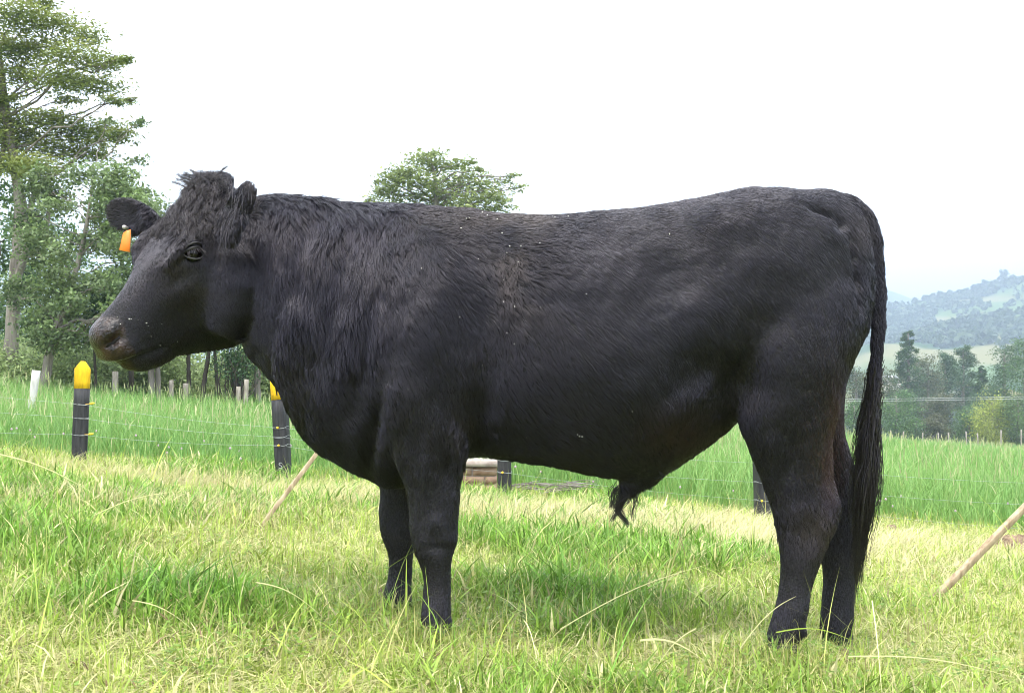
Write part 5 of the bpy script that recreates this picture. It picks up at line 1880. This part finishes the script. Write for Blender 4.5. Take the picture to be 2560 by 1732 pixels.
# two small rises that carry the shed and the house
for px_, py_, Y_ in ((2396, 985, 262), (2226, 972, 243)):
    q_ = at(px_, py_, Y_)
    KNOLL.append((q_[0], q_[1], float(q_[2] - hill_z(q_[0], q_[1]))))
HZ = hill_z(HX, HYY)
idx = np.arange(HX.size).reshape(HX.shape)
Q = np.stack([idx[:-1, :-1], idx[:-1, 1:], idx[1:, 1:], idx[1:, :-1]], -1).reshape(-1, 4)
# fields and woodland as the land itself has them
hp = to_px(np.stack([HX, HYY, HZ], -1).reshape(-1, 3))


def wooded(x, y):
    v = fbm(x / 62, y / 95 + 5, oct=5, seed=311)
    w_ = smooth(.45, .57, v)
    w_ = np.maximum(w_, .9 * (1 - smooth(330, 520, y)) * smooth(.36, .48, v))
    p_ = to_px(np.stack([x, y, hill_z(x, y)], -1))
    for cx, cy, rx_, ry_, an in ((2300, 762, 55, 8, -.25), (2390, 800, 70, 12, -.12), (2560, 715, 60, 14, -.3), (2440, 905, 60, 16, -.5), (2500, 850, 22, 16, 0), (2540, 785, 16, 14, 0), (2390, 1000, 40, 36, 0)):
        ca, sa = math.cos(an), math.sin(an)
        dx, dy = p_[..., 0] - cx, p_[..., 1] - cy
        w_ = w_ * (1 - np.exp(-(((dx * ca + dy * sa) / rx_) ** 2 + ((-dx * sa + dy * ca) / ry_) ** 2) ** 2))
    return w_


wv = wooded(HX, HYY).reshape(-1)
pv = fbm(HX / 60, HYY / 90, oct=3, seed=321).reshape(-1)
hc_ = lerp3((.10, .155, .05), (.20, .19, .09), smooth(.4, .62, pv)) * (1 - wv[:, None]) + np.array((.045, .085, .035)) * wv[:, None]
M_HILL, t, b = new_mat('hillside')
a = nnode(t, 'ShaderNodeAttribute', attribute_name='col')
t.links.new(a.outputs['Color'], b.inputs['Base Color'])
b.inputs['Roughness'].default_value = 1
b.inputs['Specular IOR Level'].default_value = 0
link('hill', mesh_np('hill', np.stack([HX, HYY, HZ], -1).reshape(-1, 3), Q, None, hc_, True), M_HILL, kind='structure', label='hazy green hill with fields and woods rising on the right', category='hill')
# the shed and the house
house('shed', 'tiny white shed with a pale roof among the valley trees', 2386, 2406, 975, 985, 260, M_WHITE, 4, 6)
house('house', 'pale plastered house half hidden behind the tail and valley trees', 2200, 2252, 945, 970, 240, M_PLAST, 6, 8)
# woods on its slope
g = np.random.default_rng(330)
n = 17000
x = g.uniform(rx[2], rx[-3], n)
y = g.uniform(205, HY + 10, n)
k_ = g.random(n) < wooded(x, y) * .9 + .06
x, y = x[k_], y[k_]
z = hill_z(x, y)
sz = g.uniform(3.0, 7.5, len(x))
cs = np.stack([x, y, z + sz * .5], 1)
V_, C_l = [], []
nl = 9
d = g.normal(0, 1, (len(x), nl, 3))
d /= np.linalg.norm(d, axis=2)[..., None]
P = cs[:, None] + d * (sz * .45)[:, None, None]
ax = g.normal(0, 1, d.shape)
ax /= np.linalg.norm(ax, axis=2)[..., None]
sd = np.cross(ax, d)
L_ = (sz * .42)[:, None, None]
Vh = np.stack([P - ax * L_, P + sd * L_, P + ax * L_, P - sd * L_], 2).reshape(-1, 3)
Ch = np.repeat(lerp3((.03, .06, .028), (.085, .13, .05), g.random(len(x) * nl)), 4, 0)
link('hill_woods', mesh_np('hill_woods', Vh, np.arange(len(Vh)).reshape(-1, 4), None, Ch), M_LEAF, kind='stuff', label='woods and scattered trees covering the hazy hill', category='woods')
# trees that stand out on the ridge
for k, (px, hpx, lab) in enumerate(((2515, 24, 'big round tree on the skyline near the right edge'), (2470, 16, 'slim ridge tree left of the biggest one'), (2452, 14, 'left tree of a close pair high on the ridge'), (2440, 15, 'round tree in the middle of the ridge'), (2420, 13, 'bushy tree on the ridge left of the middle'),
                                 (2402, 15, 'ridge tree above the upper clearing'), (2378, 17, 'dark pointed tree on the ridge'), (2356, 16, 'full tree on the lower ridge'), (2336, 14, 'tall tree on the lower ridge'), (2313, 13, 'small tree at the start of the ridge clearing'), (2290, 12, 'lowest trees of the ridge beside the tail'))):
    xw = (px - W / 2) / F * HY
    zz = float(hill_z(np.array(xw), np.array(HY)))
    kk = HY / F
    cl = [(np.array([xw + g.uniform(-1, 1) * hpx * kk * .3, HY + g.uniform(-3, 3), zz + hpx * kk * s]), np.array([hpx * kk * .34 * (1.15 - .6 * s), hpx * kk * .3, hpx * kk * .2]), 110) for s in (.25, .4, .55, .7, .85) for q in range(2)]
    tree('ridge_tree', lab, [np.array([xw, HY, zz - 1]), np.array([xw, HY, zz + hpx * kk * .4]), np.array([xw + .5, HY, zz + hpx * kk * .8])], [.5, .35, .1], cl, dict(size=1.5, colA=DG[0], colB=DG[1], aspect=1.5), group='trees on the ridge', seed=340 + k, twigs=False)
# ---- far mountain
mp = np.array([(1300, 760), (1700, 690), (1950, 690), (2100, 706), (2200, 722), (2260, 742), (2330, 770), (2450, 800), (2700, 830)], float)
MY = 2600.0
mxs = (mp[:, 0] - W / 2) / F * MY
mzs = at(mp[:, 0], mp[:, 1], MY)[:, 2]
qx = np.linspace(mxs[0], mxs[-1], 80)
rowsM = []
for s in np.linspace(0, 1, 16):
    zt = np.interp(qx, mxs, mzs) + (fbm(qx / 190, qx * 0 + 1, oct=3, seed=401) - .5) * 25
    rowsM.append(np.stack([qx, np.full_like(qx, MY - 800 * (1 - s)), -60 + (zt + 60) * s ** 1.2 + (fbm(qx / 200, np.full_like(qx, s * 6), oct=3, seed=402) - .5) * 50 * math.sin(math.pi * s)], -1))
for s in np.linspace(0, 1, 6)[1:]:
    rowsM.append(np.stack([qx, np.full_like(qx, MY + 900 * s), rowsM[15][:, 2] - 300 * s], -1))
GM = np.array(rowsM)
idx = np.arange(GM.shape[0] * 80).reshape(-1, 80)
Q = np.stack([idx[:-1, :-1], idx[:-1, 1:], idx[1:, 1:], idx[1:, :-1]], -1).reshape(-1, 4)
M_MTN = mat_plain('far_forest', (.05, .09, .05), (.12, .15, .08), .004, 1, 0, 0)
link('mountain', mesh_np('mountain', GM.reshape(-1, 3), Q, None, None, True), M_MTN, kind='structure', label='faint blue mountain dissolving in the haze', category='mountain')

# ---- the air
mb = MB()
mb.box((0, 4400, 180), (17000, 10800, 600))
hz = mb.mesh('haze')
hm = bpy.data.materials.new('haze_air')
hm.use_nodes = True
t = hm.node_tree
t.nodes.clear()
pv = t.nodes.new('ShaderNodeVolumePrincipled')
pv.inputs['Color'].default_value = (.47, .56, .72, 1)
pv.inputs['Density'].default_value = 0.00075
pv.inputs['Anisotropy'].default_value = 0.2
ou = t.nodes.new('ShaderNodeOutputMaterial')
t.links.new(pv.outputs[0], ou.inputs['Volume'])
link('haze', hz, hm, kind='stuff', label='pale blue haze over the valley', category='haze')
